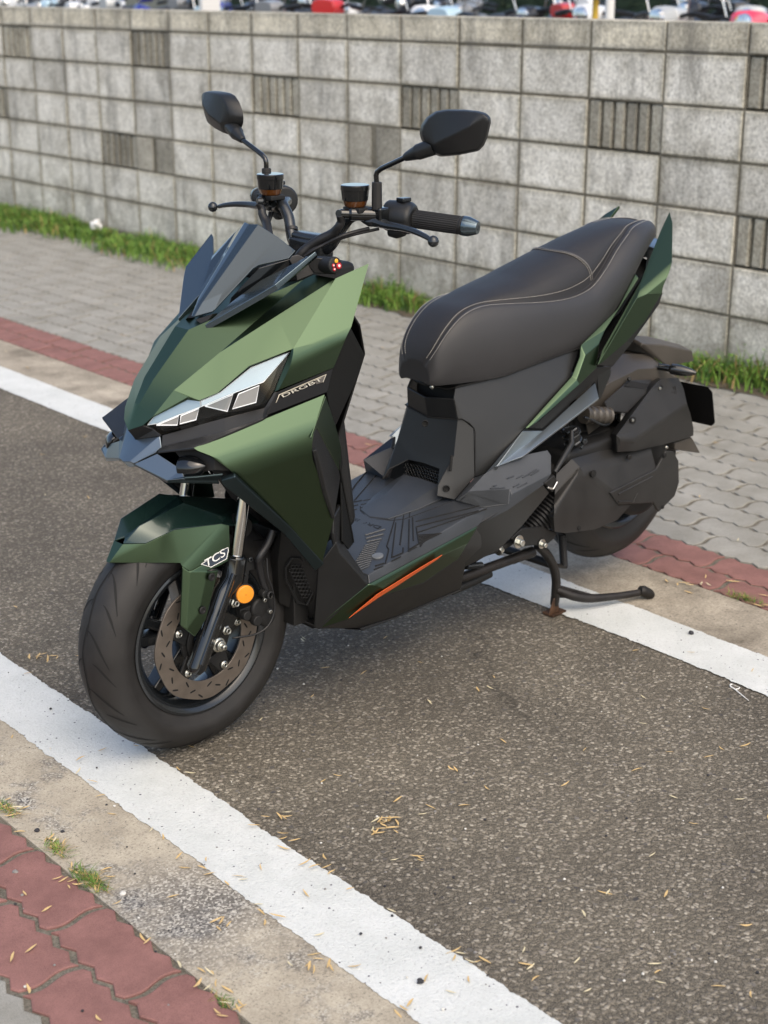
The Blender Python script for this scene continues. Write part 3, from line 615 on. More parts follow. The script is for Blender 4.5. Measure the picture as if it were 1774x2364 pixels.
# hedge and pole behind them
HG = leafmat('hedge_leaf', (.012, .022, .012), (.03, .05, .025))
mb = MB(); rnd = random.Random(5)
for _ in range(9000):
    s = rnd.uniform(-22, 8); t = tW+11+rnd.uniform(0, .8); z = .3+rnd.random()**.7*1.7
    p = ST(s, t, z); a = rnd.uniform(0, 6.28); u = Vector((math.cos(a), math.sin(a), rnd.uniform(-1, 1)))*rnd.uniform(.03, .07); v2 = Vector((-math.sin(a), math.cos(a), rnd.uniform(-.5, .5)))*.03
    mb.add([p-u, p-v2, p+u, p+v2], [[0, 1, 2, 3]])
mb.box(ST(-7, tW+11.6, 1.0), (15, .3, .7), Matrix.Rotation(math.atan2(SD.y, SD.x), 3, 'Z'))
hedge = meshobj('hedge', mb.v, mb.f, HG, None, smooth=False); tag(hedge, 'dark clipped hedge beyond the rows of parked scooters', 'hedge')
def behind(u, D): 
    t = tW+D; d = ray(u, 25); k = (t-CAM.dot(TD))/d.dot(TD); q = CAM+d*k; return ST(q.dot(SD), t, .30)
pp = behind(1408, 2.2); mb = MB().tube([pp, pp+Vector((0, 0, 2.2))], .028, 12); mb.lathe([(0, .09), (.02, .09)], pp, (0, 0, 1), 16)
pole = mb.build('pole', mat('pole_white', (.7, .7, .68), .4), None); tag(pole, 'thin white post standing just behind the wall, right of centre', 'post')
pp = behind(485, 2.3); mb = MB().box(pp+Vector((0, 0, .8)), (.09, .02, .42)).tube([pp, pp+Vector((0, 0, .5))], .02); sg = mb.build('sign_board', MATS['pole_white'], None); tag(sg, 'narrow upright white board behind the left part of the wall', 'sign board')
pp = behind(1375, 2.6); mb = MB().box(pp+Vector((0, 0, 1.25)), (.10, .10, .13)).tube([pp, pp+Vector((0, 0, 1.15))], .02); sg = mb.build('yellow_sign', mat('yellow_board', (.65, .42, .05), .5), None); tag(sg, 'small yellow box sign beside the thin white post', 'sign')

# ================================================================== THE SCOOTER
SC = empty('motor_scooter', (.69, 0, 0))
tag(SC, 'green and black motor scooter on its centre stand between two painted lines', 'scooter')
def G3(g, k): return {a: g(*b) for a, b in k.items()}

# ---------- hood / front cowl
V = dict(
 n=P(296, 993, 0), nl=P(330, 982, .030), a1=P(354, 961, .045), a2=P(435, 916, .086), a3=P(460, 924, .096), a4=P(502.5, 907, .118), a5=P(575, 845, .148), a6=P(674, 806, .180),
 r2=cN(560, 740, .007), r1=cN(745, 420, .014), r0=P(436, 761, .021), c0=P(402, 901, .062), c1=P(509, 813, .094), c2=P(640, 729, .130), c3=P(775, 643, .165),
 k1=P(700, 646, .105), k2=P(725, 634, .118), tip=P(852, 608, .190), wb=P(811.6, 754, .212), wc=P(803, 771, .218), wd=P(770.5, 849, .205), we=P(643.5, 900, .183), wf=P(678.5, 832.5, .193), wg=P(633, 905, .172), wh=P(678, 804, .185),
 top=Vector((.22, 0, .93)), tr=Vector((.22, -.05, .935)))
F = [('n', 'nl', 'a1', 'r2'), ('r2', 'a1', 'c0'), ('a1', 'a2', 'c0'), ('r2', 'c0', 'r1'), ('r1', 'c0', 'c1', 'r0'), ('r0', 'c1', 'k1'), ('r0', 'k1', 'tr'), ('c1', 'c2', 'k2', 'k1'), ('c2', 'c3', 'k2'),
     ('c0', 'a2', 'a3'), ('c0', 'a3', 'a4', 'c1'), ('c1', 'a4', 'a5', 'c2'), ('c2', 'a5', 'a6'), ('c2', 'a6', 'wh', 'c3'), ('c3', 'wh', 'wc', 'wb', 'tip'), ('wh', 'wf', 'wc'), ('a6', 'wg', 'we', 'wf', 'wh'), ('wf', 'we', 'wd', 'wc')]
Fc = [('n', 'r2', '~r2'), ('r2', 'r1', '~r1', '~r2'), ('r1', 'r0', '~r0', '~r1'), ('r0', 'tr', '~tr', '~r0')]
sympanel('front_cowl', V, F, GREEN, SC, solid=.004, bevel=.003, Fc=Fc, seg=3, ang=17, soft=[('wf', 'wc')], sw=.020)
HV = V
# ---------- headlights
gl = dict(a=P(337, 985, .031), b=P(355, 963, .044), c=P(435, 922, .086), d=P(460, 929, .097), e=P(503, 911, .120), f=P(577, 850, .147), g=P(669, 813, .176), h=P(632, 903, .172), i=P(611, 940, .166), j=P(520, 963, .130), k=P(374, 1003, .052))
back = {}
for k, v in gl.items(): back[k] = v+Vector((.016, .014, 0))
hous = panel('headlight', back, ['abk', 'bck', 'cdjk', 'dej', 'efij', 'fgh', 'fhi'], GLOSS, SC, .006, .001)
def inner(name, pts, m, off=.008):
    """lamp inner element just behind the clear cover, on both sides"""
    vs = [Vector(p)+Vector((off, off*.8, 0)) for p in pts]
    for s, hh in enumerate(hous):
        q = mirror_v(vs) if s else vs; dd = Vector((.005, -.004 if s else .004, 0))
        MB().prism(q, dd).build(name, m, hh, bevel=.001)
        MB().tube(q+[q[0]], .0013 if m is REFL else .0009, 6).build('lamp_edge', LINE, hh)
inner('light_guide', [cN(650, 1022, .033), cN(745, 900, .045), cN(1190, 672, .087), cN(1325, 705, .098), cN(1330, 790, .098), cN(1050, 895, .080), cN(790, 1000, .050)], DRL)
inner('light_guide', [cG(90, 535, .098), cG(275, 455, .120), cG(570, 215, .147), cG(945, 62, .175), cG(690, 352, .168), cG(430, 448, .140), cG(90, 590, .099)], DRL)
inner('reflector', [cN(770, 1020, .052), cN(1055, 902, .082), cN(1035, 1018, .083)], REFL, .006)
inner('reflector', [cN(1085, 898, .084), cN(1315, 805, .100), cN(1275, 950, .102), cN(1070, 1003, .085)], REFL, .006)
inner('reflector', [cG(130, 582, .105), cG(400, 470, .140), cG(345, 632, .138)], REFL, .006)
inner('reflector', [cG(455, 465, .145), cG(650, 385, .168), cG(620, 545, .170), cG(395, 608, .142)], REFL, .006)
for s, hh in enumerate(hous):
    q = {k: (Vector((v.x, -v.y, v.z)) if s else v) for k, v in gl.items()}
    ks = list(q); fs = [[ks.index(c) for c in f] for f in ['abk', 'bck', 'cdjk', 'dej', 'efij', 'fgh', 'fhi']]
    o = meshobj('clear_cover', [q[k] for k in ks], fs, CLEAR, hh); mods(o, 0, .002, 2, 10)
# ---------- black panel between headlight and green side panel
V = dict(k=P(374, 1004, .052), k0=P(340, 990, .033), b0=P(373, 1031, .060), b1=P(362, 1043, .062), ck=P(448, 1034, .147), m=P(520, 996, .150), n=P(608, 966, .185), h=P(633, 904, .174), i=P(611, 941, .168), j=P(520, 964, .132),
         p=P(640, 905, .182), q=P(770, 849, .203), r=P(757, 905, .212), s=P(614, 960, .190))
panel('lower_cowl', V, ['kjmb', 'ijnm'] if 0 else [('k', 'j', 'm', 'b0'), ('b0', 'm', 'ck', 'b1'), ('j', 'i', 'n', 'm'), ('m', 'n', 'ck'), ('i', 'h', 'p', 's', 'n')], BLACK, SC, .005, .002)
side_black = panel('emblem_panel', {k: V[k] for k in 'pqrs'}, ['pqrs'], EMB, SC, .005, .001)
# chin under the green nose
V = dict(n=P(296, 994, 0), nl=P(331, 983, .030), k=P(374, 1006, .050), b=P(366, 1007, .050), t=P(314, 1015, .0), kk=P(355, 992, .04))
sympanel('nose_chin', V, [('n', 'nl', 'kk', 't'), ('kk', 'k', 'b', 't')], BLACK, SC, .004, .001)
# ---------- gunmetal beak
V = dict(t=P(313, 1014, 0), d=P(284, 1066, 0), dl=P(300, 1066, .018), u=cN(830, 1140, .052), v=cN(852, 1290, .060), vv=cN(790, 1335, .060), x=cN(780, 1360, .058), y=cN(497, 1500, .022), db=cN(440, 1545, 0), db2=cN(520, 1540, .022))
sympanel('nose_beak', V, [('t', 'u', 'dl', 'd'), ('u', 'v', 'vv', 'x', 'y', 'dl'), ('d', 'dl', 'y', 'db2', 'db')], BEAK, SC, .005, .0025)
V = dict(x=cN(790, 1365, .060), y=cN(497, 1500, .024), z=cN(920, 1712, .100), w=cN(1108, 1572, .118), yb=cN(505, 1530, .024), zb=cN(920, 1748, .098), z1=cN(1140, 1690, .135), w1=cN(1300, 1680, .150), w2=cN(1640, 1640, .172), v2=cN(1575, 1722, .165), v2b=cN(1590, 1760, .160), e1=cG(345, 1245, .180), e2=cG(430, 1255, .188),
         f1=cG(290, 1320, .165), g2=cG(840, 1655, .190), g1=cG(720, 1655, .165))
panel('lip_spoiler', V, [('x', 'w', 'z', 'y'), ('y', 'z', 'zb', 'yb'), ('w', 'z1', 'z')], BEAK, SC, .005, .0025)
panel('lip_rear_dim', V, [('z', 'z1', 'w1', 'w2', 'v2'), ('z', 'v2', 'v2b', 'zb')], DARKTEAL, SC, .005, .0025)  # rear of the same lip; its weaker reflection is painted as a darker colour
# dark rail sweeping down behind the lip
V = dict(a=cG(290, 1290, .166), b=cG(430, 1250, .188), c=cG(300, 1320, .160), d=cF(1400, 510, .165), e=cF(1460, 480, .178), f=cF(1640, 712, .170), g=cF(1600, 745, .160), h=cF(1660, 700, .172))
panel('cowl_rail', V, [('a', 'b', 'e', 'd', 'c'), ('d', 'e', 'h', 'f', 'g')], DARKTEAL, SC, .012, .003)
# indicator pods
pa_, pb_ = cN(1140, 1560, .105), cN(1412, 1525, .150); pv_ = pb_-pa_
MB().lathe([(k*pv_.length, r) for k, r in ((-.08, .016), (-.05, .0225), (0, .0245), (.18, .0250), (.40, .0235), (.62, .0195), (.82, .0125), (.95, .005), (1.0, .001))], pa_, pv_, 28).build('front_indicator', GLOSS, SC, both=True)
V = dict(a=cN(1120, 1360, .120), b=cN(1350, 1330, .150), c=cG(150, 1040, .165), d=cG(440, 1150, .188), e=cG(430, 1240, .188), f=cG(140, 1230, .165), g=cN(1130, 1680, .13), h=cN(870, 1370, .085))
for v in V.values(): v += Vector((.03, .01, 0))
panel('indicator_mount', V, [('h', 'a', 'g'), ('a', 'b', 'c', 'f', 'g'), ('c', 'd', 'e', 'f')], INNER, SC, .004, .001)
# ---------- green side panel of the leg shield
V = dict(a=P(448, 1034, .147), a2=P(456, 1040, .150), b=P(546, 1075, .188), c=P(718, 1012, .236), d=P(750, 911, .214), b2=P(529, 1083, .180), e2=P(642, 1198, .170), e=P(655, 1190, .182), f=P(743, 1303, .168), f2=P(737, 1308, .160), g=P(772, 1196, .200), h=P(722, 1060, .232))
panel('side_panel', V, [('a', 'd', 'c', 'b', 'a2'), ('b', 'c', 'h', 'e'), ('h', 'g', 'f', 'e'), ('b', 'e', 'e2', 'b2'), ('e', 'f', 'f2', 'e2')], GREEN, SC, .005, .003, seg=3, ang=17, soft=[('b', 'c')], sw=.034)
# inner groove panel behind the green one
V = dict(p2=P(753, 914, .214), p3=P(776, 982, .180), p4=P(789, 1031, .160), p5=P(788, 1095, .150), p6=P(733, 989, .226), p7=P(718, 1012, .236), h=P(722, 1060, .232), p8=P(772, 1196, .200), p9=P(781, 1140, .172))
panel('knee_panel', V, [('p2', 'p3', 'p4', 'p5', 'p6'), ('p6', 'p2', 'p7')], GREEN, SC, .004, .002)
V2 = {k: V[k]+Vector((.004, .004, 0)) for k in V}
panel('knee_recess', V2, [('p7', 'p6', 'p9', 'p8', 'h'), ('p6', 'p5', 'p9')], BLACK, SC, .004, .002)
MB().tube([cG(1185, 985, .236), cG(1215, 1100, .231), cG(1290, 1400, .214), cG(1368, 1640, .203)], [.005, .006, .006, .004], 8).build('knee_rib', BLACK, SC, bevel=.001, both=True)
# ---------- black leg shield behind
V = dict(wb=P(811, 756, .205), a=P(842, 816, .165), b=P(841, 828, .160), c=P(815, 898, .165), d=P(776, 984, .170), wd=P(770, 849, .198), r=P(755, 905, .205),
         e=P(789, 1031, .155), f=P(793, 1072, .150), g=P(789, 1098, .148), h=P(800, 1160, .140), i=P(816, 1255, .125), j=P(806, 1268, .150), k=P(792, 1250, .165), l=P(791, 1200, .160), wc=P(803, 772, .210))
panel('leg_shield', V, [('wb', 'a', 'b', 'wc'), ('wc', 'b', 'c', 'wd'), ('wd', 'c', 'd', 'r'), ('d', 'e', 'f', 'g', 'r')], LEG, SC, .005, .003)
panel('leg_shield_side', V, [('g', 'h', 'i', 'j', 'k', 'l')], LEG, SC, .004, .001)
# back wall of the leg shield, closing the front body
V = dict(a=Vector((.345, -.160, .79)), b=Vector((.30, -.195, .86)), c=Vector((.28, -.15, .93)), d=Vector((.30, 0, .95)), e=Vector((.26, -.165, .62)), f=Vector((.345, -.125, .38)), g=Vector((.385, 0, .62)), h=Vector((.42, 0, .36)), i=Vector((.42, 0, .80)))
sympanel('rear_shield', V, [('d', 'c', 'b', 'a', 'i'), ('i', 'a', 'e', 'g'), ('g', 'e', 'f', 'h')], LEG, SC, .005, .004)
# edge frame running down to the floor
V = dict(a=cT(50, 600, .172), b=cT(122, 470, .150), c=cT(125, 820, .150), c2=cT(128, 850, .152), d=cT(180, 905, .168), e=cT(340, 1140, .184), f=cT(370, 1150, .186), g=cT(385, 1242, .198), h=cT(345, 1215, .196), i=cT(100, 930, .180), j=cT(68, 830, .176), j0=cT(45, 760, .176))
panel('floor_frame', V, [('a', 'b', 'c', 'j', 'j0'), ('c', 'c2', 'd', 'i', 'j'), ('d', 'e', 'h', 'i'), ('e', 'f', 'g', 'h')], BLACK, SC, .010, .003)
# ---------- belly: black side cover in front of the sill, radiator grille
V = dict(a=c4(205, 1080, .160), b=cT(70, 835, .176), b2=cT(100, 935, .180), c=cT(345, 1215, .196), d=P(851, 1350, .199), e=P(726, 1449, .125), f=P(738, 1454, .128))
panel('front_side_cover', V, [('a', 'b', 'b2', 'e'), ('b2', 'c', 'd', 'f', 'e')], BLACK, SC, .004, .002)
V = dict(a=c4(205, 1082, .158), e=P(726, 1449, .125), g=c4(175, 1375, .085), h=c4(-10, 1290, .070), i=c4(-20, 1060, .085), j=c4(0, 880, .10), k=c4(80, 925, .13), l=c4(-60, 1210, .05), m=c4(-60, 1000, .06))
panel('radiator_cover', V, [('a', 'e', 'g'), ('k', 'a', 'g', 'h', 'i', 'j'), ('j', 'i', 'h', 'l', 'm')], INNER, SC, .004, .002)
gp = [c4(25, 1090), c4(50, 1040), c4(90, 1035), c4(180, 1100), c4(188, 1175), c4(135, 1282), c4(88, 1270), c4(28, 1140)]
gv = dict(a=c4(60, 1095, .104), b=c4(90, 1075, .108), c=c4(150, 1105, .118), d=c4(186, 1175, .122), e=c4(160, 1225, .110), f=c4(110, 1245, .098), g=c4(70, 1150, .100))
nrm = (gv['c']-gv['a']).cross(gv['f']-gv['a']).normalized(); nrm = nrm if nrm.dot(CAM-gv['a']) > 0 else -nrm
mb = MB(); ctr = gv['a']
for q in range(-1, 9):
    for p_ in range(-1, 7):
        X = 62+p_*19+(q % 2)*9.5; Y = 1085+q*20
        if not (X+.0*Y > 52 and X < 190 and Y > 1078+max(0, (X-110)*.5) and Y < 1250 and Y < 1090+(X-40)*2.4): continue
        c = PP(650+X*.42169, 850+Y*.42169, ctr, nrm)+nrm*.002
        ring = []
        for k in range(6):
            a = math.pi/3*k+.5; n1, n2 = frame_at(nrm); ring.append(c+(n1*math.cos(a)+n2*math.sin(a))*.0048)
        mb.tube(ring+[ring[0]], .0013, 5)
fr = [PP(650+X*.42169, 850+Y*.42169, ctr, nrm)+nrm*.003 for X, Y in ((22, 1085), (55, 1038), (95, 1035), (182, 1098), (192, 1180), (138, 1290), (86, 1275), (22, 1150), (22, 1085))]
mb.tube(fr, .0035, 6); mb.build('radiator_grille', BLACK, SC, both=True)
# ---------- sill panel
V = dict(a=P(851, 1350, .200), b=P(1108, 1210, .188), a2=P(866, 1352, .204), b1=P(1100, 1222, .190), c=cT(1110, 955, .198), c2=cT(1250, 900, .188), d=cT(520, 1290, .205), e=P(753, 1437, .130), f=P(727, 1449, .124), g=P(738, 1451, .128), h=cT(190, 1575, .158), i=cT(470, 1370, .190), j=cT(900, 1230, .170), k=cT(530, 1530, .150), l=cT(1240, 1000, .18))
V['c3'] = cT(1330, 850, .188)
panel('sill_panel', V, [('a', 'a2', 'g', 'f'), ('a', 'b', 'b1', 'a2'), ('a2', 'b1', 'c3', 'c', 'd'), ('a2', 'd', 'i', 'h', 'g'), ('d', 'c', 'l', 'j', 'i'), ('c', 'c3', 'l')], GREEN, SC, .004, .002, ang=10)
V2 = dict(g=V['g'], h=V['h'], i=V['i'], j=V['j'], l=V['l'], c3=V['c3'], b1=V['b1'], m=P(831, 1450, .100), n=P(912, 1425, .100), o=P(1001, 1387, .110), p=P(1065, 1360, .125), q=P(1076, 1300, .150), r=P(1129, 1255, .160), s=cR1(60, 1430, .140), t=cR1(0, 1570, .130), u=cR1(160, 1170, .180), v=P(1098, 1330, .13))
panel('belly_panel', V2, [('g', 'h', 'm'), ('h', 'i', 'n', 'm'), ('i', 'j', 'o', 'n'), ('j', 'l', 'q', 'p', 'o'), ('l', 'c3', 'b1', 'r', 'q')], BLACK, SC, .004, .003, ang=40)
V3 = dict(m=V2['m'], n=V2['n'], o=V2['o'], p=V2['p'], m0=Vector((.34, 0, .15)), n0=Vector((.48, 0, .14)), o0=Vector((.64, 0, .14)), p0=Vector((.76, 0, .15)), g=V['g'], g0=Vector((.22, 0, .23)))
sympanel('belly_pan', V3, [('g', 'm', 'm0', 'g0'), ('m', 'n', 'n0', 'm0'), ('n', 'o', 'o0', 'n0'), ('o', 'p', 'p0', 'o0')], INNER, SC, .004, .002)
# orange stripe, proud of the sill
def on(pt, n, p0): return pt
st = [(190, 1566), (470, 1332), (520, 1300), (800, 1130), (1088, 958), (1000, 1030), (820, 1150), (530, 1335), (475, 1368)]
pl = [(V['a2'], V['d'], V['i']), (V['d'], V['c'], V['j'])]
def plpt(X, Y, tri_):
    a, b, c = tri_; n_ = (b-a).cross(c-a).normalized(); n_ = n_ if n_.dot(CAM-a) > 0 else -n_
    return PP(760+X*.24096, 1050+Y*.24096, a+n_*.003, n_)
A1 = [plpt(X, Y, (V['i'], V['d'], V['h'])) for X, Y in ((190, 1566), (330, 1447), (472, 1330), (505, 1310), (505, 1350), (478, 1367), (340, 1462))]
A2 = [plpt(X, Y, (V['d'], V['c'], V['i'])) for X, Y in ((505, 1310), (660, 1215), (800, 1128), (950, 1037), (1088, 958), (1050, 995), (950, 1062), (800, 1160), (660, 1253), (505, 1350))]
mb = MB(); mb.prism(A1, Vector((0, .0015, 0))); mb.prism(A2, Vector((0, .0015, 0))); mb.build('orange_stripe', ORANGE, SC, both=True)

# ---------- floorboard
f0 = cT(372, 1150, .186)
FP = [cT(372, 1150, .186), cT(1480, 500, .186)]     # edge line of the tread
zf = lambda x: FP[0].z+(FP[1].z-FP[0].z)*(x-FP[0].x)/(FP[1].x-FP[0].x)
fn = Vector((-(FP[1].z-FP[0].z), 0, FP[1].x-FP[0].x)).normalized(); fo = FP[0]
def onfloor(X, Y, h=0): return PP(760+X*.24096, 1050+Y*.24096, fo+fn*h, fn)
xE = FP[1].x
V = dict(a=FP[0], b=FP[1], c=Vector((xE, 0, zf(xE)+.004)), d=Vector((.30, 0, zf(.30))), e=Vector((.30, -.13, zf(.30))), f=cT(385, 1242, .199), g=P(1108, 1212, .190), h=cT(1500, 560, .196), e2=Vector((.33, -.17, zf(.33))))
sympanel('floorboard', V, [('a', 'b', 'c', 'd', 'e', 'e2'), ('a', 'f', 'g', 'h', 'b')], FLOORM, SC, .006, .003)
# ridges of the tread
mb = MB()
def rib(p, q, r=.0016, ends=True): mb.tube([onfloor(*p, .0008), onfloor(*q, .0008)], r, 6)
for i in range(12):
    y = 870+i*21; x0 = 340-i*12+(0 if i < 7 else (i-7)*22); x1 = 485-i*9
    rib((max(x0, 225), y), (x1, y-40), .0020)
for a in (((345, 770), (538, 712)), ((352, 802), (522, 758)), ((362, 834), (505, 803))): rib(*a, .0026)
mb.build('floor_tread', FLOORM, SC); mb = MB()
for a in (((657, 525), (553, 875)), ((553, 875), (572, 905)), ((572, 905), (540, 1040)), ((722, 530), (680, 862)), ((780, 525), (768, 600)), ((800, 600), (808, 822)), ((640, 650), (600, 985)), ((768, 620), (762, 920)), ((835, 690), (862, 850)), ((610, 980), (708, 938)), ((708, 938), (710, 890)), ((600, 1018), (690, 975)),
          ((862, 850), (770, 905)), ((840, 880), (760, 925)), ((440, 1065), (530, 1037)), ((430, 1100), (520, 1065)), ((830, 640), (1455, 485)), ((835, 690), (1435, 535)), ((838, 748), (1515, 518)), ((355, 165), (250, 290)), ((250, 290), (170, 420)), ((470, 190), (435, 215)), ((435, 215), (245, 435)), ((165, 465), (320, 437)), ((180, 500), (280, 480)), ((185, 545), (270, 520)),
          ((300, 510), (505, 475)), ((305, 478), (480, 450)), ((330, 440), (465, 418))): rib(*a)
for i in range(9): rib((845+i*4, 770+i*14), (1080-i*22, 752+i*10), .0013)
mb.build('floor_groove_shade', GROOVE, SC)  # raised ribs coloured near-black to stand in for shaded grooves
mb = MB().lathe([(0, .013), (.003, .0125), (.0045, .006)], onfloor(466, 975), fn, 24); mb.build('floor_plug', mat('plug_grey', (.12, .13, .14), .4), SC)
mb = MB().tube([onfloor(X, Y, .0005) for X, Y in ((300, 495), (302, 540), (375, 612), (600, 632), (720, 618), (900, 555), (1180, 450))], .0016, 6); mb.build('battery_lid_seam', GROOVE, SC)
def text_on(name, body, pA, pB, up, size, m, parent, depth=.0008, mirror=False, shear=0):
    cu = bpy.data.curves.new(name, 'FONT'); cu.body = body; cu.size = size; cu.extrude = depth; cu.shear = shear; cu.align_x = 'LEFT'
    t = bpy.data.objects.new(name, cu); COL.objects.link(t); dg = bpy.context.evaluated_depsgraph_get(); me = bpy.data.meshes.new_from_object(t.evaluated_get(dg)); bpy.data.objects.remove(t)
    xs = [v.co.x for v in me.vertices]; x0, x1 = min(xs), max(xs); X = (pB-pA); L = X.length; X.normalize(); Z = X.cross(up).normalized(); Yv = Z.cross(X).normalized(); k = L/(x1-x0)
    for v in me.vertices: v.co = pA+X*((v.co.x-x0)*k)+Yv*(v.co.y)+Z*v.co.z
    me.materials.clear(); me.materials.append(m); o = bpy.data.objects.new(name, me); link(o, parent); return o
text_on('floor_lettering', 'DRGBT', onfloor(505, 690, .001), onfloor(205, 590, .001), (onfloor(420, 760)-onfloor(400, 640)).normalized(), .016, INNER, SC)

# ---------- front mudguard
V = dict(t0=cF(725, 262, .0), a=cF(283, 690, .005), b=cF(370, 570, .014), n0=cF(375, 515, .0), c=cF(600, 690, .062), d=cF(740, 692, .070), e=cF(750, 712, .082), f=cF(798, 745, .088), g=cF(1050, 450, .085), h=cF(1055, 600, .092), i=cF(1000, 440, .080), j=cF(640, 510, .060), k=cF(520, 568, .048), l=cF(545, 490, .03), m=cF(700, 480, .062),
         u=cF(740, 300, .045), u2=cF(1035, 440, .06), top=Vector((.10, -.05, .53)), tc=Vector((.06, 0, .55)))
V['n0'] = P(288, 1240, 0); V['t0'] = P(405, 1142, -.01); V['t0'] = Vector((V['t0'].x, 0, V['t0'].z))
V['l'] = cF(405, 568, .024); V['l2'] = cF(475, 452, .030); V['s1'] = cF(760, 305, .040)
F = [('b', 'a', 'k'), ('k', 'a', 'c'), ('k', 'c', 'j'), ('j', 'c', 'd', 'm'), ('m', 'd', 'e', 'i'), ('i', 'e', 'f', 'g'), ('g', 'f', 'h')]
sympanel('front_mudguard', V, F, GREEN, SC, .004, .0025, ang=30, Fc=[('a', 'b', '~b', '~a')])
V2 = dict(n0=V['n0'], b=V['b'], k=V['k'], j=V['j'], m=V['m'], i=V['i'], l2=V['l2'], s1=V['s1'], t0=V['t0'], u2=cF(1035, 400, .065), t1=Vector((.13, 0, .50)), u3=Vector((.15, -.06, .46)), g=V['g'])
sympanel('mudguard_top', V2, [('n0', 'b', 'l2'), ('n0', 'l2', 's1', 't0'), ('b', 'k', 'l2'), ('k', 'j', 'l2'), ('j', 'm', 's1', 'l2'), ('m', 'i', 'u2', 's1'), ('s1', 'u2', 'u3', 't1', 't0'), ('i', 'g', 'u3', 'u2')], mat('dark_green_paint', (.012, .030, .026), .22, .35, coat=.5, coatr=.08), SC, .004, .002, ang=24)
V3 = dict(e=V['e'], f=V['f'], h=V['h'], p=cF(910, 745, .096), q=cF(995, 710, .096), r=cF(775, 1120, .098), s=cF(735, 1090, .088), s2=cF(905, 1050, .104), r2=cF(835, 1165, .104), t=cF(855, 1010, .104), h2=cF(1045, 680, .095), pp=cF(985, 735, .1), d=V['d'])
panel('mudguard_stay', V3, [('e', 'f', 'r', 's'), ('f', 'h', 'h2', 'q', 'p'), ('f', 'p', 't', 'r'), ('r', 't', 's2', 'r2'), ('p', 'pp', 's2', 't')], GREEN, SC, .006, .0025, ang=8)
for X, Y in ((938, 780), (880, 992)):
    MB().lathe([(0, .0085), (.003, .0075), (.003, .004), (.001, .0035)], cF(X, Y, .106), (0, -1, 0), 18).build('stay_bolt', INNER, SC, both=True)
# stay badge
f_, h_, p_ = V3['f'], V3['h'], V3['p']; bn = (h_-f_).cross(p_-f_).normalized(); bn = bn if bn.dot(CAM-f_) > 0 else -bn
def bd(X, Y, h=.0015): return PP(400+X*.2351, 1220+Y*.2351, f_+bn*h, bn)
MB().prism([bd(272, 352), (bd(470, 215)), bd(543, 182), bd(548, 215), bd(530, 300), bd(375, 384)], -bn*.001).build('badge', WHITE, SC)
MB().prism([bd(285, 350, .002), (bd(472, 222, .002)), bd(538, 190, .002), bd(541, 215, .002), bd(524, 296, .002), bd(374, 376, .002)], -bn*.001).build('badge_field', GLOSS, SC)
text_on('badge_lettering', 'TCS', bd(335, 374, .003), bd(528, 258, .003), (bd(360, 200)-bd(400, 330)).normalized(), .020, WHITE, SC, shear=.25)

# ---------- fork
FW = .090
fa, fb = P(566, 1140, FW), cF(1092, 650, FW); fd = (fb-fa).normalized()
fbot = cF(828, 1395, FW); 
tube('fork_tube', [fa-fd*.13, fb+fd*.02], .0135, CHROME, SC, both=True, n=28)
fk = tube('fork_leg', [fb-fd*.004, fb+fd*.002, fb+fd*.045, fb+(fbot-fb)*.3, fbot-(fbot-fb).normalized()*.012, fbot], [.0185, .0235, .0235, .0205, .0195, .012], GLOSS, SC, both=True, n=28)
for o in fk:
    s = -1 if o.data.vertices[0].co.y > 0 else 1
MB().tube([fb+(fbot-fb)*.12+Vector((-.006, -.018, 0)), fb+(fbot-fb)*.9+Vector((-.006, -.016, 0))], .006, 8).build('fork_rib', GLOSS, SC, both=True)
AX = (0, 0, .249)
lathe('axle_nut', [(0, .015), (.004, .015), (.005, .0115), (.013, .011), (.0135, .006), (.023, .0055), (.024, .002)], (-.002, -.102, .249), (0, -1, 0), STEEL, SC, n=24)
V = dict(a=fb+Vector((.02, -.012, .0)), b=Vector((.07, -.092, .30)), c=Vector((-.02, -.092, .215)), d=Vector((.045, -.092, .21)))
MB().prism([fb+Vector((.012, .004, -.01)), Vector((.085, -.086, .375)), Vector((.09, -.086, .315)), Vector((.05, -.086, .265)), Vector((.02, -.086, .225)), Vector((-.022, -.086, .228)), Vector((-.01, -.086, .30))], (0, .014, 0)).build('caliper_bracket', GLOSS, SC, bevel=.003)
# bolts of the bracket, in the photo's positions
for nm, X, Y, wd in (('bolt', 1083, 945, .102), ('bolt', 1030, 1120, .102)):
    lathe(nm, [(0, .010), (.003, .010), (.003, .0075), (.010, .007), (.010, .004), (.007, .0035)], cF(X, Y, wd), (0, -1, 0), STEEL, SC, n=6)
# amber reflector on its plate
rc = cF(1148, 888, .112)
lathe('reflector', [(0, .019), (.004, .019), (.006, .0175), (.007, .001)], rc, (-.25, -1, .02), AMBER, SC, n=40)
lathe('reflector_holder', [(-.010, .018), (.001, .022)], rc, (-.25, -1, .02), INNER, SC, n=32, caps=True)
MB().prism([cF(1155, 660, .100), cF(1285, 670, .100), cF(1275, 730, .100), cF(1180, 740, .100), cF(1165, 880, .100), cF(1105, 890, .100), cF(1120, 780, .100)], (0, .005, 0)).build('hose_bracket', BLACK, SC, bevel=.002)
for X, Y in ((1185, 668), (1145, 772)): lathe('bolt', [(0, .006), (.003, .0055), (.003, .002)], cF(X, Y, .101), (0, -1, 0), BARM, SC, n=12)
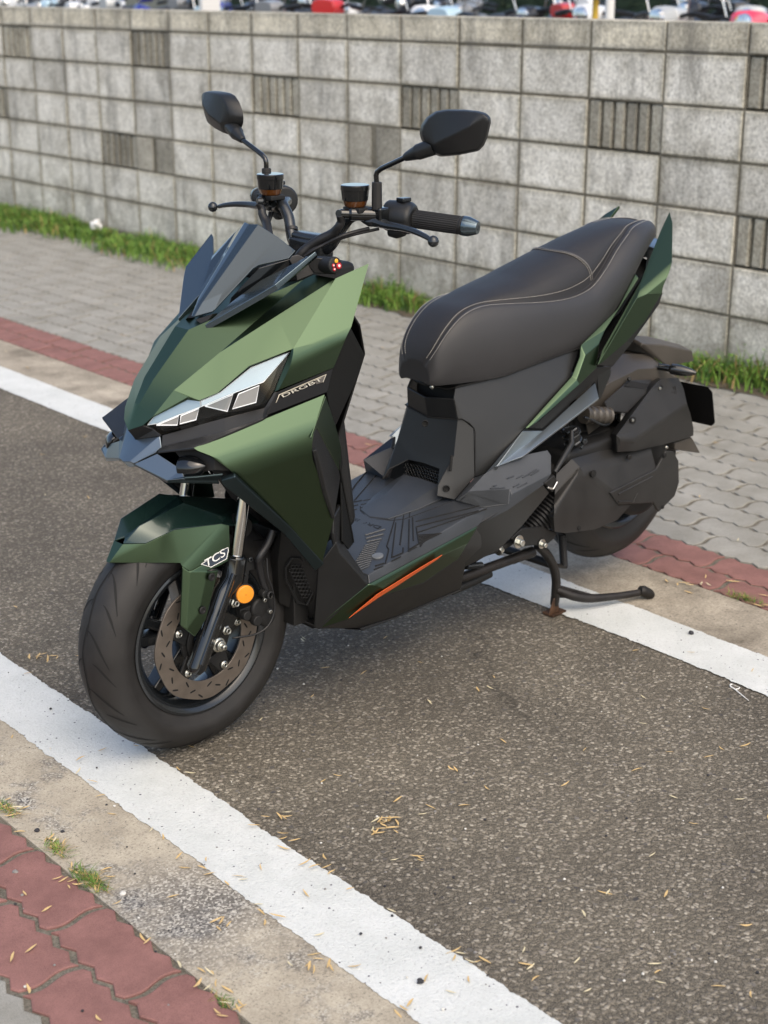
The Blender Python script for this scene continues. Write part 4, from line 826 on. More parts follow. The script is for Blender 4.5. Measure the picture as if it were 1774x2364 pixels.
# caliper
mb = MB()
for (X, Y, r) in ((1235, 975, .023), (1280, 1030, .021)):
    mb.lathe([(-.02, r), (.006, r), (.010, r*.85), (.011, r*.3)], cF(X, Y, .098), (0, -1, 0), 28)
mb.prism([cF(1120, 990, .10), cF(1200, 960, .10), cF(1330, 900, .10), cF(1345, 990, .10), cF(1320, 1075, .10), cF(1230, 1080, .10), cF(1130, 1050, .10)], (0, .03, 0))
mb.lathe([(0, .010), (.012, .010)], cF(1145, 1020, .102), (0, -1, 0), 16); mb.lathe([(0, .012), (.014, .011)], cF(1208, 1050, .102), (0, -1, 0), 16); mb.lathe([(0, .009), (.014, .008)], cF(1255, 880, .105), (0, -1, 0), 16)
mb.build('brake_caliper', INNER, SC, bevel=.002)
for X, Y in ((1270, 925), (1305, 998)): lathe('bolt', [(0, .005), (.006, .0045), (.006, .002)], cF(X, Y, .118), (0, -1, 0), STEEL, SC, n=6)
tube('brake_hose', [cF(1330, 480, .11), cF(1300, 560, .11), cF(1245, 650, .11), cF(1240, 700, .105), cF(1262, 800, .105), cF(1290, 880, .108)], [.008, .008, .008, .0085, .0075, .007], HOSE, SC, curve=5)
lathe('hose_fitting', [(0, .0065), (.008, .0065), (.009, .009), (.014, .009), (.015, .006)], cF(1290, 895, .112), (0, -1, .2), INNER, SC, n=14)
tube('sensor_wire', [cF(1290, 660, .108), cF(1300, 780, .115), cF(1328, 870, .118), cF(1340, 990, .12), cF(1300, 1090, .12), cF(1220, 1145, .115), cF(1110, 1165, .108), cF(1070, 1170, .10)], .0022, HOSE, SC, curve=6, n=8)
tube('fork_brace', [Vector((.085, -.09, .47)), Vector((.085, .09, .47))], .02, INNER, SC)

# ---------- wheels
def tyre_profile(R, a, ri, n=22, flat=1.):
    pts = [(-a*.62, ri), (-a*.80, ri+.006), (-a*.95, ri+(R-ri)*.30), (-a, R-a*.92)]
    for i in range(1, n):
        p = math.pi*i/n; pts.append((-a*math.cos(p), R-a*.92+a*.92*math.sin(p)))
    return pts+[(a, R-a*.92), (a*.95, ri+(R-ri)*.30), (a*.80, ri+.006), (a*.62, ri)]
def wheel(name, cx, cz, R, a, ri, seed, disc=True):
    root = lathe(name, [(-.028, .024), (-.028, .034), (.028, .034), (.028, .024)], (cx, 0, cz), (0, 1, 0), RIMM, SC, n=32)[0]
    t = lathe('tyre', tyre_profile(R, a, ri), (cx, 0, cz), (0, 1, 0), RUBBER, root, n=128, bevel=.0004)[0]
    # tread grooves: near-black strips laid on the rubber in place of groove shade
    gb = MB(); n = 13
    def tp(th, ph, e=.0006):      # th around the wheel, ph across the section (0 = centre)
        y = a*math.sin(ph); r = R-a*.92+(a*.92)*math.cos(ph)+e
        return Vector((cx+r*math.cos(th), y*(1+e/a), cz+r*math.sin(th)))
    def strip(pts, wd):
        vs = []
        for i, (th, ph) in enumerate(pts):
            q0 = pts[max(i-1, 0)]; q1 = pts[min(i+1, len(pts)-1)]; dx, dy = (q1[0]-q0[0])*R, (q1[1]-q0[1])*a; L = math.hypot(dx, dy) or 1
            ww = wd*min(1, .25+2.2*min(i, len(pts)-1-i)/len(pts)) if wd > .0012 else wd
            nx, ny = -dy/L*ww/2, dx/L*ww/2; vs += [tp(th+nx/R, ph+ny/a), tp(th-nx/R, ph-ny/a)]
        gb.add(vs, [[2*i, 2*i+1, 2*i+3, 2*i+2] for i in range(len(pts)-1)])
    for k in range(n):
        t0 = 2*math.pi*k/n
        for s in (-1, 1):
            o_ = t0+(0 if s < 0 else math.pi/n)
            # zigzag near the centre with long branches to the shoulder
            strip([(o_-.40*i/8, s*(.10-.16*(i/8))) for i in range(9)], .0036)
            strip([(o_-.05+.30*(i/9)**1.5, s*(.08+.90*(i/9)**.9)) for i in range(10)], .0052)
            strip([(o_-.28+.22*(i/8)**1.5, s*(.40+.72*(i/8))) for i in range(9)], .0050)
    og = meshobj('tread_groove_shade', gb.v, gb.f, GROOVE, root)
    prof = [(-.052, ri+.007), (-.054, ri+.002), (-.050, ri-.006), (-.046, ri-.010), (-.030, ri-.022), (0, ri-.026), (.030, ri-.022), (.046, ri-.010), (.050, ri-.006), (.054, ri+.002), (.052, ri+.007), (.04, ri+.004), (0, ri-.016), (-.04, ri+.004), (-.052, ri+.007)]
    k = a/.06; prof = [(x*k, y) for x, y in prof]
    lathe('rim', prof, (cx, 0, cz), (0, 1, 0), RIMM, root, n=96)
    for i in range(5):
        mb = MB(); th = 2*math.pi*i/5+.35
        for dth in (-.17, .17):
            d0 = Vector((math.cos(th+dth*.3), 0, math.sin(th+dth*.3))); d1 = Vector((math.cos(th+dth), 0, math.sin(th+dth)))
            c = Vector((cx, 0, cz)); p, q = c+d0*.03, c+d1*(ri-.018); X = (q-p).normalized(); Yv = Vector((0, 1, 0)); Z = X.cross(Yv)
            for (A, B, w0, w1) in ((p, q, .013, .010),):
                vs = []
                for (pt, hw, hy) in ((A, w0, .024), (B, w1, .017)):
                    for sy, sz in ((-1, -1), (1, -1), (1, 1), (-1, 1)): vs.append(pt+Yv*sy*hy+Z*sz*hw)
                mb.add(vs, [[0, 1, 2, 3], [4, 7, 6, 5], [0, 4, 5, 1], [1, 5, 6, 2], [2, 6, 7, 3], [3, 7, 4, 0]])
        mb.build('spoke', RIMM, root, bevel=.004)
    return root
RI = .1585
fwheel = wheel('front_wheel', 0, .249, .249, .06, RI, 1)
rwheel = wheel('rear_wheel', 1.38, .256+.053, .256, .065, .160, 2)
# brake disc, its shaded slots drawn as near-black raised pads
DY = -.064
def disc_ring(r0, r1, y, th, n=120, wav=0):
    mb = MB(); ro = [r1*(1+wav*math.cos(8*2*math.pi*k/n)) for k in range(n)]; vs = []
    for y_ in (y-th/2, y+th/2):
        for k in range(n):
            a = 2*math.pi*k/n; vs += [Vector((r0*math.cos(a), y_, .249+r0*math.sin(a))), Vector((ro[k]*math.cos(a), y_, .249+ro[k]*math.sin(a)))]
    fs = []
    for k in range(n):
        k2 = (k+1) % n; fs += [[2*k, 2*k+1, 2*k2+1, 2*k2], [2*n+2*k, 2*n+2*k2, 2*n+2*k2+1, 2*n+2*k+1], [2*k+1, 2*n+2*k+1, 2*n+2*k2+1, 2*k2+1], [2*k, 2*k2, 2*n+2*k2, 2*n+2*k]]
    return mb.add(vs, fs)
disc = disc_ring(.088, .128, DY, .004, wav=.012).build('brake_disc', DISC, fwheel, bevel=.0006)
mb = MB()
for k in range(32):
    a = 2*math.pi*k/32; r = (.099, .110, .120)[k % 3]; skew = .55
    d = Vector((math.cos(a), 0, math.sin(a))); t_ = Vector((-math.sin(a), 0, math.cos(a))); e = (t_*math.cos(skew)+d*math.sin(skew)*(1 if k % 2 else -1)); f = e.cross(Vector((0, 1, 0)))
    c = Vector((0, DY-.0021, .249))+d*r; vs = []
    for j in range(12):
        q = 2*math.pi*j/12; vs.append(c+e*(.0075*math.copysign(abs(math.cos(q))**.6, math.cos(q)))+f*(.0019*math.sin(q)))
    mb.prism(vs, (0, -.0004, 0))
mb.build('disc_slot_shade', GROOVE, fwheel)
disc_ring(.030, .060, DY+.006, .006).build('disc_carrier', INNER, fwheel)
mb = MB()
for k in range(5):
    a = 2*math.pi*k/5+.2; d = Vector((math.cos(a), 0, math.sin(a))); t_ = Vector((-math.sin(a), 0, math.cos(a))); c = Vector((0, DY, .249))
    mb.prism([c+d*.05+t_*.022, c+d*.092+t_*.012, c+d*.092-t_*.012, c+d*.05-t_*.022], (0, .006, 0))
    lathe('disc_bolt', [(0, .0085), (.003, .0085), (.004, .006), (.007, .0055), (.007, .003), (.004, .0025)], c+d*.078+Vector((0, -.002, 0)), (0, -1, 0), STEEL, fwheel, n=20)
mb.build('disc_arm', INNER, fwheel, bevel=.002)
lathe('sensor_ring', [(0, .052), (.003, .052), (.003, .040), (0, .040), (0, .052)], (0, DY-.002, .249), (0, -1, 0), INNER, fwheel, n=48)

# ---------- windscreen and winglets
V = dict(b0=P(447, 730, .0), a=cA(1030, 815, .008), t=cB(315, 72, .020), r=cB(675, 325, .100), r2=cB(610, 402, .094), q=cB(320, 465, .070), q2=cB(265, 500, .064), p=cA(1210, 740, .032), lo=cA(935, 965, .0), lo2=cA(1130, 912, .026), cr=cB(515, 200, .064), lmid=cA(1660, 690, .062))
V['b0'] = cA(945, 962, .004); V['l0'] = cA(928, 958, .0); V['tC'] = cB(300, 70, .0); V['tC'] = Vector((V['t'].x-.006, 0, V['t'].z-.001))
V['aC'] = Vector((V['a'].x-.001, 0, V['a'].z)); 
sympanel('windscreen', V, [('a', 'p', 'cr', 't'), ('p', 'lo2', 'q2', 'q', 'r2', 'r', 'cr'), ('b0', 'lo2', 'p', 'a')], SMOKE, SC, .004, .0015, ang=5, Fc=[('aC', 'a', 't', 'tC'), ('aC', '~a', '~t', 'tC'), ('l0', 'b0', 'a', 'aC'), ('l0', '~b0', '~a', 'aC')])
O0, O1, TP = Vector((.042, -.041, .877)), Vector((.138, -.137, .955)), Vector((.223, -.158, 1.010))
O0m, O1m, TPm = mirror_v([O0, O1, TP]); nb = (O1m-O0m).cross(TPm-O0m).normalized()
def blade_pt(u, v):
    q = PP(u, v, O0m, nb); return Vector((q.x, -q.y, q.z))
V = dict(o0=O0, o1=O1, tp=TP, i1=blade_pt(494, 624), i0=blade_pt(462, 679), o05=blade_pt(424, 640), tb=TP+Vector((.003, .001, -.006)))
panel('winglet', V, [('o0', 'o05', 'o1', 'tp', 'tb', 'i1', 'i0')], SLATE, SC, .012, .0025, ref=None)
MB().prism([cA(955, 985, .012), cA(1040, 1045, .030), cA(1130, 930, .030), cA(1000, 985, .010)], (.03, .01, -.004)).build('screen_mount', INNER, SC, both=True)
V = dict(a=cB(285, 495, .080), b=cB(610, 402, .113), c=cB(660, 440, .11), d=cB(0, 840, .05), e=cB(20, 780, .045))
for v in V.values(): v += Vector((.02, .012, -.004))
panel('screen_gap', V, [('a', 'b', 'c', 'd', 'e')], GLOSS, SC, .003, .001, both=False)
V = dict(a=cB(700, 365, .118), b=cB(760, 395, .125), c=cB(850, 548, .128), d=cB(690, 615, .118), e=cB(630, 560, .12), f=cB(670, 500, .120), g=cB(620, 420, .105), h=cB(640, 380, .11))
panel('dash_side', V, [('h', 'a', 'b', 'c', 'd', 'f', 'g')], mat('dash_grey', (.05, .048, .048), .4, .2), SC, .004, .0015, both=False)
V = dict(a=cB(860, 400, .135), b=cB(985, 400, .150), c=cB(1075, 560, .160), d=cB(855, 548, .130), e=cB(780, 455, .124), f=cB(760, 395, .12))
panel('dash_cover', V, [('f', 'a', 'b', 'c', 'd', 'e')], BLACK, SC, .02, .003)
MB().box((.31, 0, .935), (.075, .10, .03)).build('instrument_housing', INNER, SC, bevel=.012)
# round accessory switch
sc_ = cB(1050, 465, .172); ax = Vector((-.12, -1, .12)).normalized()
lathe('switch_pod', [(-.04, .015), (-.004, .0165), (.002, .0155), (.004, .012), (.0045, .001)], sc_, ax, INNER, SC, n=36)
n1, n2 = frame_at(ax)
for (dx, dy, rr, m_) in ((.001, .008, .0042, YEL), (-.006, 0, .0036, RED), (-.004, -.0075, .0038, RED), (.007, -.002, .0062, RED)):
    u_ = Vector((1, -.12, 0)).normalized(); z_ = Vector((0, 0, 1)); c = sc_+ax*.0045+u_*dx+z_*dy
    lathe('button', [(0, rr), (.0012, rr*.9), (.0015, .0003)], c, ax, m_, SC, n=16)
    if m_ is RED: lathe('button_mark', [(0, rr*.45), (.0006, rr*.4), (.0006, .0002)], c+ax*.0014, ax, WHITE, SC, n=12)

# ---------- handlebar
g0, g1 = cH2(868, 560, .205), cH2(1400, 628, .305); gend = cH2(1545, 655, .334); gd2 = (gend-g0).normalized()
gax = lambda w_: g0+gd2*((-w_-g0.y)/gd2.y)
bar = [Vector((.352, 0, .985)), Vector((.352, -.035, .985)), Vector((.354, -.058, .995)), Vector((.366, -.082, 1.035)), Vector((.374, -.108, 1.058)), gax(.145), gax(.22), gax(.32)]
hb = bar[::-1]+[Vector((p.x, -p.y, p.z)) for p in bar[1:]]
HB = tube('handlebar', hb, .0115, BARM, SC, curve=5, n=18)[0]
g0, g1 = cH2(868, 560, .205), cH2(1400, 628, .305); gd = (g1-g0).normalized()
gend = cH2(1545, 655, .334); gd2 = (gend-g0).normalized()
for s in (0, 1):
    M = mirror_v if s else (lambda v: v)
    MBs = lambda: MB()
    def T(name, pts, rad, m, par, n=24, curve=0, bevel=.0008):
        if curve: 
            if isinstance(rad, (list, tuple)):
                rr = []
                for i in range(len(rad)-1): rr += [rad[i]+(rad[i+1]-rad[i])*j/curve for j in range(curve)]
                rad = rr+[rad[-1]]
            pts = smoothline(pts, curve)
        vs, fs = sweep_data(pts, rad, n); o = meshobj(name, M(vs), [f[::-1] for f in fs] if s else fs, m, par)
        e = o.modifiers.new('b', 'BEVEL'); e.width = bevel; e.segments = 2; e.limit_method = 'ANGLE'; e.angle_limit = math.radians(35); o.modifiers.new('w', 'WEIGHTED_NORMAL'); return o
    L_ = (gend-g0).length
    gp_ = lambda k: g0+gd2*(L_*k)
    grip = T('grip', [gp_(-.10), gp_(-.05), gp_(-.04), gp_(.0), gp_(.01), gp_(.74), gp_(.75), gp_(.775), gp_(.78)], [.020, .021, .0185, .0185, .0170, .0170, .0190, .0190, .012], RUBBER, HB, 36)
    mb = MB()
    n1, n2 = frame_at(gd2)
    for k in range(26):
        a = 2*math.pi*k/26; d = n1*math.cos(a)+n2*math.sin(a)
        mb.tube([gp_(.03)+d*.0170, gp_(.72)+d*.0170], .0013, 5)
    o = mb.build('grip_rib', RUBBER, grip)
    if s: o.data.vertices.foreach_set('co', [c for v in o.data.vertices for c in (v.co.x, -v.co.y, v.co.z)]); o.data.flip_normals()
    T('bar_end', [gp_(.78), gp_(.785), gp_(.86), gp_(.99), gp_(1.0), gp_(1.0), gp_(.98)], [.016, .0195, .0190, .0130, .0125, .007, .006], SLATE, HB, 32)
    # switch housing
    h0 = gax(.150); hd = gd2
    hs = T('switch_housing', [h0, h0+hd*.004, h0+hd*.035, h0+hd*.052, h0+hd*.060, h0+hd*.063], [.024, .0300, .0325, .0320, .028, .021], BLACK, HB, 20, bevel=.003)
    q = cH2(705, 490, .178)
    mb = MB().box(M([q+Vector((-.006, -.004, 0))])[0], (.006, .009, .009)); mb.build('switch_button', GLOSS, hs, bevel=.002)
    q = cH2(775, 362, .188); MB().box(M([q])[0], (.012, .010, .004)).build('turn_switch', BARM, hs, bevel=.002)
    mb = MB(); qs = M([cH2(620, 690, .162), cH2(700, 700, .178), cH2(790, 690, .198)]); mb.tube(qs, [.010, .013, .009], 12); mb.build('switch_underside', INNER, hs, bevel=.003)
    # master cylinder, reservoir, lever
    mc0, mc1 = cH1(1250, 625, .121), cH2(540, 520, .165)
    mcy = T('master_cylinder', [mc0+Vector((.0, 0, 0)), mc0+(mc1-mc0)*.2, mc0+(mc1-mc0)*.25, mc1], [.009, .009, .013, .0135], GLOSS, HB, 16, bevel=.001)
    T('banjo_bolt', [cH1(1230, 625, .123), cH1(1262, 622, .119)], [.0075, .008], BARM, mcy, 12)
    rc_ = cH1(1440, 395, .127); rz = .0215
    res_ = T('fluid_reservoir', [rc_+Vector((0, 0, -rz*.42)), rc_+Vector((0, 0, -rz*.40)), rc_+Vector((0, 0, rz*.55))], [.0250, .0258, .0275], GLOSS, HB, 28)
    T('fluid_window', [rc_+Vector((0, 0, -rz)), rc_+Vector((0, 0, -rz*.85)), rc_+Vector((0, 0, -rz*.3))], [.019, .022, .0254], TANK, res_, 28)
    T('reservoir_cap', [rc_+Vector((0, 0, rz*.5)), rc_+Vector((0, 0, rz*.95)), rc_+Vector((0, 0, rz*1.0))], [.0285, .0285, .026], GLOSS, res_, 28)
    mb = MB().box(M([rc_+Vector((.004, -.004, -rz-.005))])[0], (.019, .024, .005)); mb.build('reservoir_bracket', INNER, res_, bevel=.002)
    lv = [cH2(345, 540, .135), cH2(420, 580, .150), cH2(500, 590, .165), cH2(600, 625, .190), cH2(760, 655, .232), cH2(880, 690, .268), cH2(980, 735, .298), cH2(1050, 775, .318)]
    vs = []; fs = []; pts = smoothline(lv, 5)
    wd = [.014, .018, .018, .014, .011, .0098, .0085, .007]; ww = []
    for i in range(len(wd)-1): ww += [wd[i]+(wd[i+1]-wd[i])*j/5 for j in range(5)]
    ww.append(wd[-1])
    for i, p in enumerate(pts):
        t_ = (pts[min(i+1, len(pts)-1)]-pts[max(i-1, 0)]).normalized(); fw = Vector((-1, 0, 0)); fw = (fw-t_*fw.dot(t_)).normalized(); up = t_.cross(fw)
        for k in range(10):
            a = 2*math.pi*k/10; vs.append(p+fw*math.cos(a)*ww[i]*.75+up*math.sin(a)*ww[i]*.62)
    for i in range(len(pts)-1):
        for k in range(10): fs.append([i*10+k, i*10+(k+1) % 10, (i+1)*10+(k+1) % 10, (i+1)*10+k])
    fs += [list(range(10)), [(len(pts)-1)*10+k for k in range(10)]]
    mb = MB().add(M(vs), fs); v, f = lathe_data([(-.011, .001), (-.0095, .0055), (-.0055, .0095), (0, .011), (.0055, .0095), (.0095, .0055), (.011, .001)], M([Vector((.365, -.331, 1.033))])[0], (0, 0, 1), 20); mb.add(v, f)
    mb.build('brake_lever', BARM, HB, bevel=.0008)
    # mirror
    mr = T('mirror', [Vector((.379, -.165, 1.075)), Vector((.379, -.165, 1.127)), Vector((.379, -.165, 1.128))], [.0105, .0100, .006], RUBBER, SC, 8, bevel=.001)
    T('mirror_stalk', [Vector((.379, -.165, 1.12)), Vector((.378, -.164, 1.140)), Vector((.378, -.167, 1.147)), Vector((.379, -.178, 1.154)), Vector((.380, -.242, 1.180))], .0052, GLOSS, mr, 16, curve=0)
    T('stalk_boot', [Vector((.380, -.240, 1.179)), Vector((.381, -.246, 1.182)), Vector((.386, -.266, 1.190)), Vector((.387, -.268, 1.191)), Vector((.398, -.300, 1.203))], [.007, .009, .0135, .0150, .016], BLACK, mr, 20)
    c0 = Vector((.411, -.343, 1.231)); nn = Vector((-.966, -.259, -.05)).normalized()
    def mp_(X, Y, d=0.): return PP(450+X*.42169, 180+Y*.42169, c0+nn*d, nn)
    out = [(1240, 258), (1270, 215), (1320, 182), (1380, 172), (1480, 173), (1550, 180), (1595, 192), (1620, 215), (1622, 245), (1605, 320), (1585, 368), (1555, 400), (1450, 422), (1345, 432), (1312, 418), (1280, 385), (1240, 340), (1230, 300)]
    rim_ = [mp_(*p, .004) for p in out]; back_ = [mp_(*p, -.010) for p in out]
    cx_, cy_ = 1430, 300
    mid = [mp_(cx_+(X-cx_)*.93, cy_+(Y-cy_)*.93, .016) for X, Y in out]
    ridge = [mp_(1312, 365, .024), mp_(1400, 320, .034), mp_(1500, 268, .030), mp_(1580, 228, .018)]
    k = len(out); vs = back_+rim_+mid+ridge
    fs = [[i, (i+1) % k, k+(i+1) % k, k+i] for i in range(k)]+[[k+i, k+(i+1) % k, 2*k+(i+1) % k, 2*k+i] for i in range(k)]
    m0, R0 = 2*k, 3*k
    # fan from ridge: upper rim points 0..8, lower points 9..17
    asg = {0: 0, 1: 0, 2: 0, 3: 1, 4: 1, 5: 2, 6: 2, 7: 3, 8: 3, 9: 3, 10: 3, 11: 2, 12: 1, 13: 0, 14: 0, 15: 0, 16: 0, 17: 0}
    for i in range(k):
        j = (i+1) % k; a, b = asg[i], asg[j]
        fs.append([m0+i, m0+j, R0+b]+([R0+a] if a != b else []))
    sh = MB().add(M(vs), fs).build('mirror_shell', BLACK, mr, bevel=.0035, ang=25)
    gls = MB().prism(M([mp_(cx_+(X-cx_)*.95, cy_+(Y-cy_)*.95, -.0095) for X, Y in out]), -M([nn])[0]*.002).build('mirror_glass', CHROME, mr)
# triple clamp
MB().box((.352, 0, .985), (.022, .048, .020)).box((.352, 0, 1.003), (.018, .044, .012)).build('bar_clamp', BARM, SC, bevel=.008)
MB().tube([(.35, 0, .98), (.33, 0, .90)], .022, 16).build('steering_stem', INNER, SC)
# brake hoses and cables from the bars to the cowl
tube('brake_hose', [cH1(1240, 640, .123), cH1(1262, 720, .120), cH1(1230, 790, .115), cH1(1150, 880, .10), cH1(1000, 955, .08), cH1(860, 1040, .062), cH1(740, 1150, .05), cH1(700, 1250, .045)], [.007, .008, .0085, .0095, .0095, .0095, .0095, .009], HOSE, SC, both=True, curve=6)
tube('cable', [cH2(420, 660, .15), cH1(1440, 860, .13), cH1(1250, 920, .115), cH1(1050, 1020, .09), cH1(880, 1100, .07), cH1(740, 1200, .05)], .0038, HOSE, SC, both=True, curve=6)
tube('cable', [cH2(520, 665, .16), cH1(1400, 900, .125), cH1(1150, 985, .10), cH1(950, 1070, .08), cH1(780, 1180, .06)], .0030, HOSE, SC, both=True, curve=6)
lathe('cable_tie', [(-.004, .0135), (.004, .0135)], Vector((.361, .068, 1.012)), Vector((.3, .5, .8)), HOSE, SC, n=24, caps=True)
# left fork-of-screen bar brace and mirror mount
MB().box(Vector((.386, -.165, 1.065)), (.014, .016, .014)).box(Vector((.386, .165, 1.065)), (.014, .016, .014)).build('mirror_mount', GLOSS, SC, bevel=.004)

# ---------- seat: cross sections along the machine, each a ring of points
def seat_build():
    # x, half width at the widest, z bottom edge, z side (widest), seam half width, z seam, z centre, bottom half width
    sec = [
     (.655, .045, .652, .662, .030, .690, .700, .040), (.668, .062, .650, .670, .050, .727, .735, .056), (.700, .078, .650, .690, .056, .768, .776, .070),
     (.745, .094, .650, .700, .058, .800, .806, .086), (.80, .108, .651, .705, .064, .813, .820, .100), (.87, .122, .658, .705, .084, .811, .838, .114),
     (.95, .134, .671, .705, .102, .805, .862, .125), (1.02, .140, .678, .712, .111, .802, .882, .131), (1.08, .142, .686, .724, .111, .805, .898, .134),
     (1.14, .140, .706, .742, .106, .818, .912, .133), (1.20, .133, .742, .772, .095, .850, .926, .127), (1.26, .124, .785, .810, .078, .886, .938, .117),
     (1.31, .113, .826, .846, .066, .911, .945, .106), (1.35, .103, .860, .874, .055, .928, .948, .098), (1.40, .087, .885, .896, .045, .934, .947, .082),
     (1.45, .062, .893, .905, .030, .932, .940, .058), (1.485, .030, .900, .908, .016, .922, .928, .028)]
    sec2 = []
    for i in range(len(sec)-1):
        for j in range(4):
            t = j/4; p0 = sec[max(i-1, 0)]; p1 = sec[i]; p2 = sec[i+1]; p3 = sec[min(i+2, len(sec)-1)]
            sec2.append(tuple(.5*((2*b)+(c-a)*t+(2*a-5*b+4*c-d)*t*t+(3*b-a-3*c+d)*t**3) for a, b, c, d in zip(p0, p1, p2, p3)))
    sec2.append(sec[-1]); vs = []; fs = []; mi = []
    rows = []
    for (x, hw, zb, zs, sw, zm, zc, bw) in sec2:
        half = [(bw*.6, zb+.004), (bw, zb), (bw+(hw-bw)*.75, zb+(zs-zb)*.35), (hw, zs)]
        for a in (.25, .5, .75, .9): # side up to the seam: bulging quarter
            th = a*math.pi/2; half.append((sw+(hw-sw)*math.cos(th)**.85, zs+(zm-zs)*math.sin(th)**1.1))
        half.append((sw, zm))
        half.append((sw-.0035, zm-.0012)); half.append((sw-.007, zm+.0008))
        for a in (.985, .95, .88, .75, .5, .25): half.append(((sw-.007)*a, zm+.0008+(zc-.012*min(1, max(0, (x-.86)/.1))-zm-.0008)*(1-(a*.9995)**2.8)**.5))
        ring = [(-y, z) for y, z in half]+[(0, zc-.012*min(1, max(0, (x-.86)/.1)))]+[(y, z) for y, z in half[::-1]]
        rows.append(len(ring)); 
        for y, z in ring: vs.append(Vector((x, y, z)))
    K = rows[0]
    for i in range(len(sec2)-1):
        for k in range(K-1):
            fs.append([i*K+k, i*K+k+1, (i+1)*K+k+1, (i+1)*K+k]); mi.append(0 if 8 <= min(k, K-2-k) else 1)
    fs.append(list(range(K))); mi.append(0); fs.append([(len(sec2)-1)*K+k for k in range(K)]); mi.append(0)
    bm = None
    o = MB(); o.add(vs, fs); o.mi = mi
    seat = o.build('seat', [LEATHER, LEATHER2], SC, bevel=.0003, ang=60)
    # stitches: short dashes along the seam, both edges, and an arc across
    mb = MB()
    def stitches(line, off):
        L = 0; pts = []; step = .0045; acc = 0
        for a, b in zip(line[:-1], line[1:]):
            d = (b-a).length; n = max(1, int(d/.0009))
            for j in range(n): pts.append(a+(b-a)*j/n)
        i = 0; last = pts[0]; q = [pts[0]]; dist = 0
        for p in pts[1:]:
            dist += (p-last).length; last = p
            if dist >= step: q.append(p); dist = 0
        for a, b in zip(q[:-1], q[1:]):
            mb.tube([a+(b-a)*.12, a+(b-a)*.85], .00065, 4)
    for s in (-1, 1):
        for kk, dd in ((7, .0), (11, .0)):
            line = []
            for i in range(2, len(sec2)-3):
                v = vs[i*K+kk]; line.append(Vector((v.x, v.y*-s, v.z+.0012)))
            stitches(line, 0)
    # arc over the top between rider and pillion parts
    line = []
    for k in range(61):
        a = math.sin(math.pi/2*(-1+2*k/60)); x = 1.105+.045*(a*a)
        # find section
        i = min(range(len(sec2)), key=lambda q: abs(sec2[q][0]-x)); i = min(max(i, 1), len(sec2)-2)
        i0 = i if sec2[i][0] <= x else i-1; t = (x-sec2[i0][0])/(sec2[i0+1][0]-sec2[i0][0]); sw = sec2[i0][4]*(1-t)+sec2[i0+1][4]*t; zm = sec2[i0][5]*(1-t)+sec2[i0+1][5]*t; zc = sec2[i0][6]*(1-t)+sec2[i0+1][6]*t
        y = a*(sw-.007); line.append(Vector((x, y, zm+.0008+(zc-.012-zm-.0008)*max(0, 1-(abs(a)*.9995)**2.8)**.5+.0014)))
    stitches(line, 0); stitches([p+Vector((.006, 0, .0015)) for p in line], 0)
    mb.build('stitching', THREAD, seat)
    MB().tube([p+Vector((.003, 0, .0002)) for p in line], .0022, 8).build('seat_piping', LEATHER2, seat)
    return seat
seat_build()
lathe('seat_rivet', [(0, .005), (.003, .004), (.004, .001)], cR2(232, 1052, .045), (-.7, -.6, -.2), STEEL, SC, n=12)

# ---------- under-seat body and tunnel
V = dict(
 n0=Vector((.688, 0, .610)), n1=P(1048.5, 921.5, .074), n2=P(1057, 968, .078), n0b=Vector((.699, 0, .562)), m0=Vector((.688, 0, .480)), l0=Vector((.686, 0, .455)),
 s1=cR2(345, 1105, .080), ns=P(1050, 900, .078), a=P(1097, 1101, .118), b=P(1050, 1154, .112), c=c4(850, 700, .088), c2=c4(855, 640, .080), d=c4(650, 572, -.060), q1=c4(1055, 330, .103), q0=c4(990, 278, .088), q2=c4(1060, 595, .121), f=c4(945, 470, .089))
V = dict(n0=V['n0'], n1=V['n1'], n2=V['n2'], n0b=V['n0b'], m0=V['m0'], l0=V['l0'], f=V['f'], b=V['b'], c=V['c'], c2=V['c2'], q0=V['q0'], q1=V['q1'], q2=V['q2'], l1=Vector((.686, -.050, .452)))
sympanel('centre_tunnel', V, [('n0', 'n1', 'n2', 'n0b'), ('n0b', 'n2', 'f', 'm0'), ('m0', 'f', 'c2', 'l1', 'l0'), ('f', 'b', 'c', 'c2'), ('n2', 'q0', 'q1', 'q2', 'b', 'f')], BLACK, SC, .005, .016, seg=6, ang=24)
for X, Y, w_ in ((905, 660, .100), (787, 303, .03)):
    MB().lathe([(-.004, .0075), (.0012, .0075), (.0012, .006), (-.002, .0055), (-.002, .0005)], c4(X, Y, w_), (-.7, -.7, 0), 20).build('screw_hole', GROOVE, SC)
MB().tube([c4(932, 478, .096), c4(925, 565, .100)], .0035, 8).build('tunnel_slot', GROOVE, SC)
MB().tube([c4(990, 278, .0885), c4(1030, 300, .0975), c4(1055, 328, .1035), c4(1061, 350, .105), c4(1061, 592, .1215)], .0013, 6).build('panel_seam', GROOVE, SC, both=True)
MB().tube([V['n0b']+Vector((-.002, 0, .0)), P(1057, 968, .078)+Vector((-.002, 0, 0)), c4(990, 279, .090)], .0014, 6).build('panel_seam', GROOVE, SC, both=True)
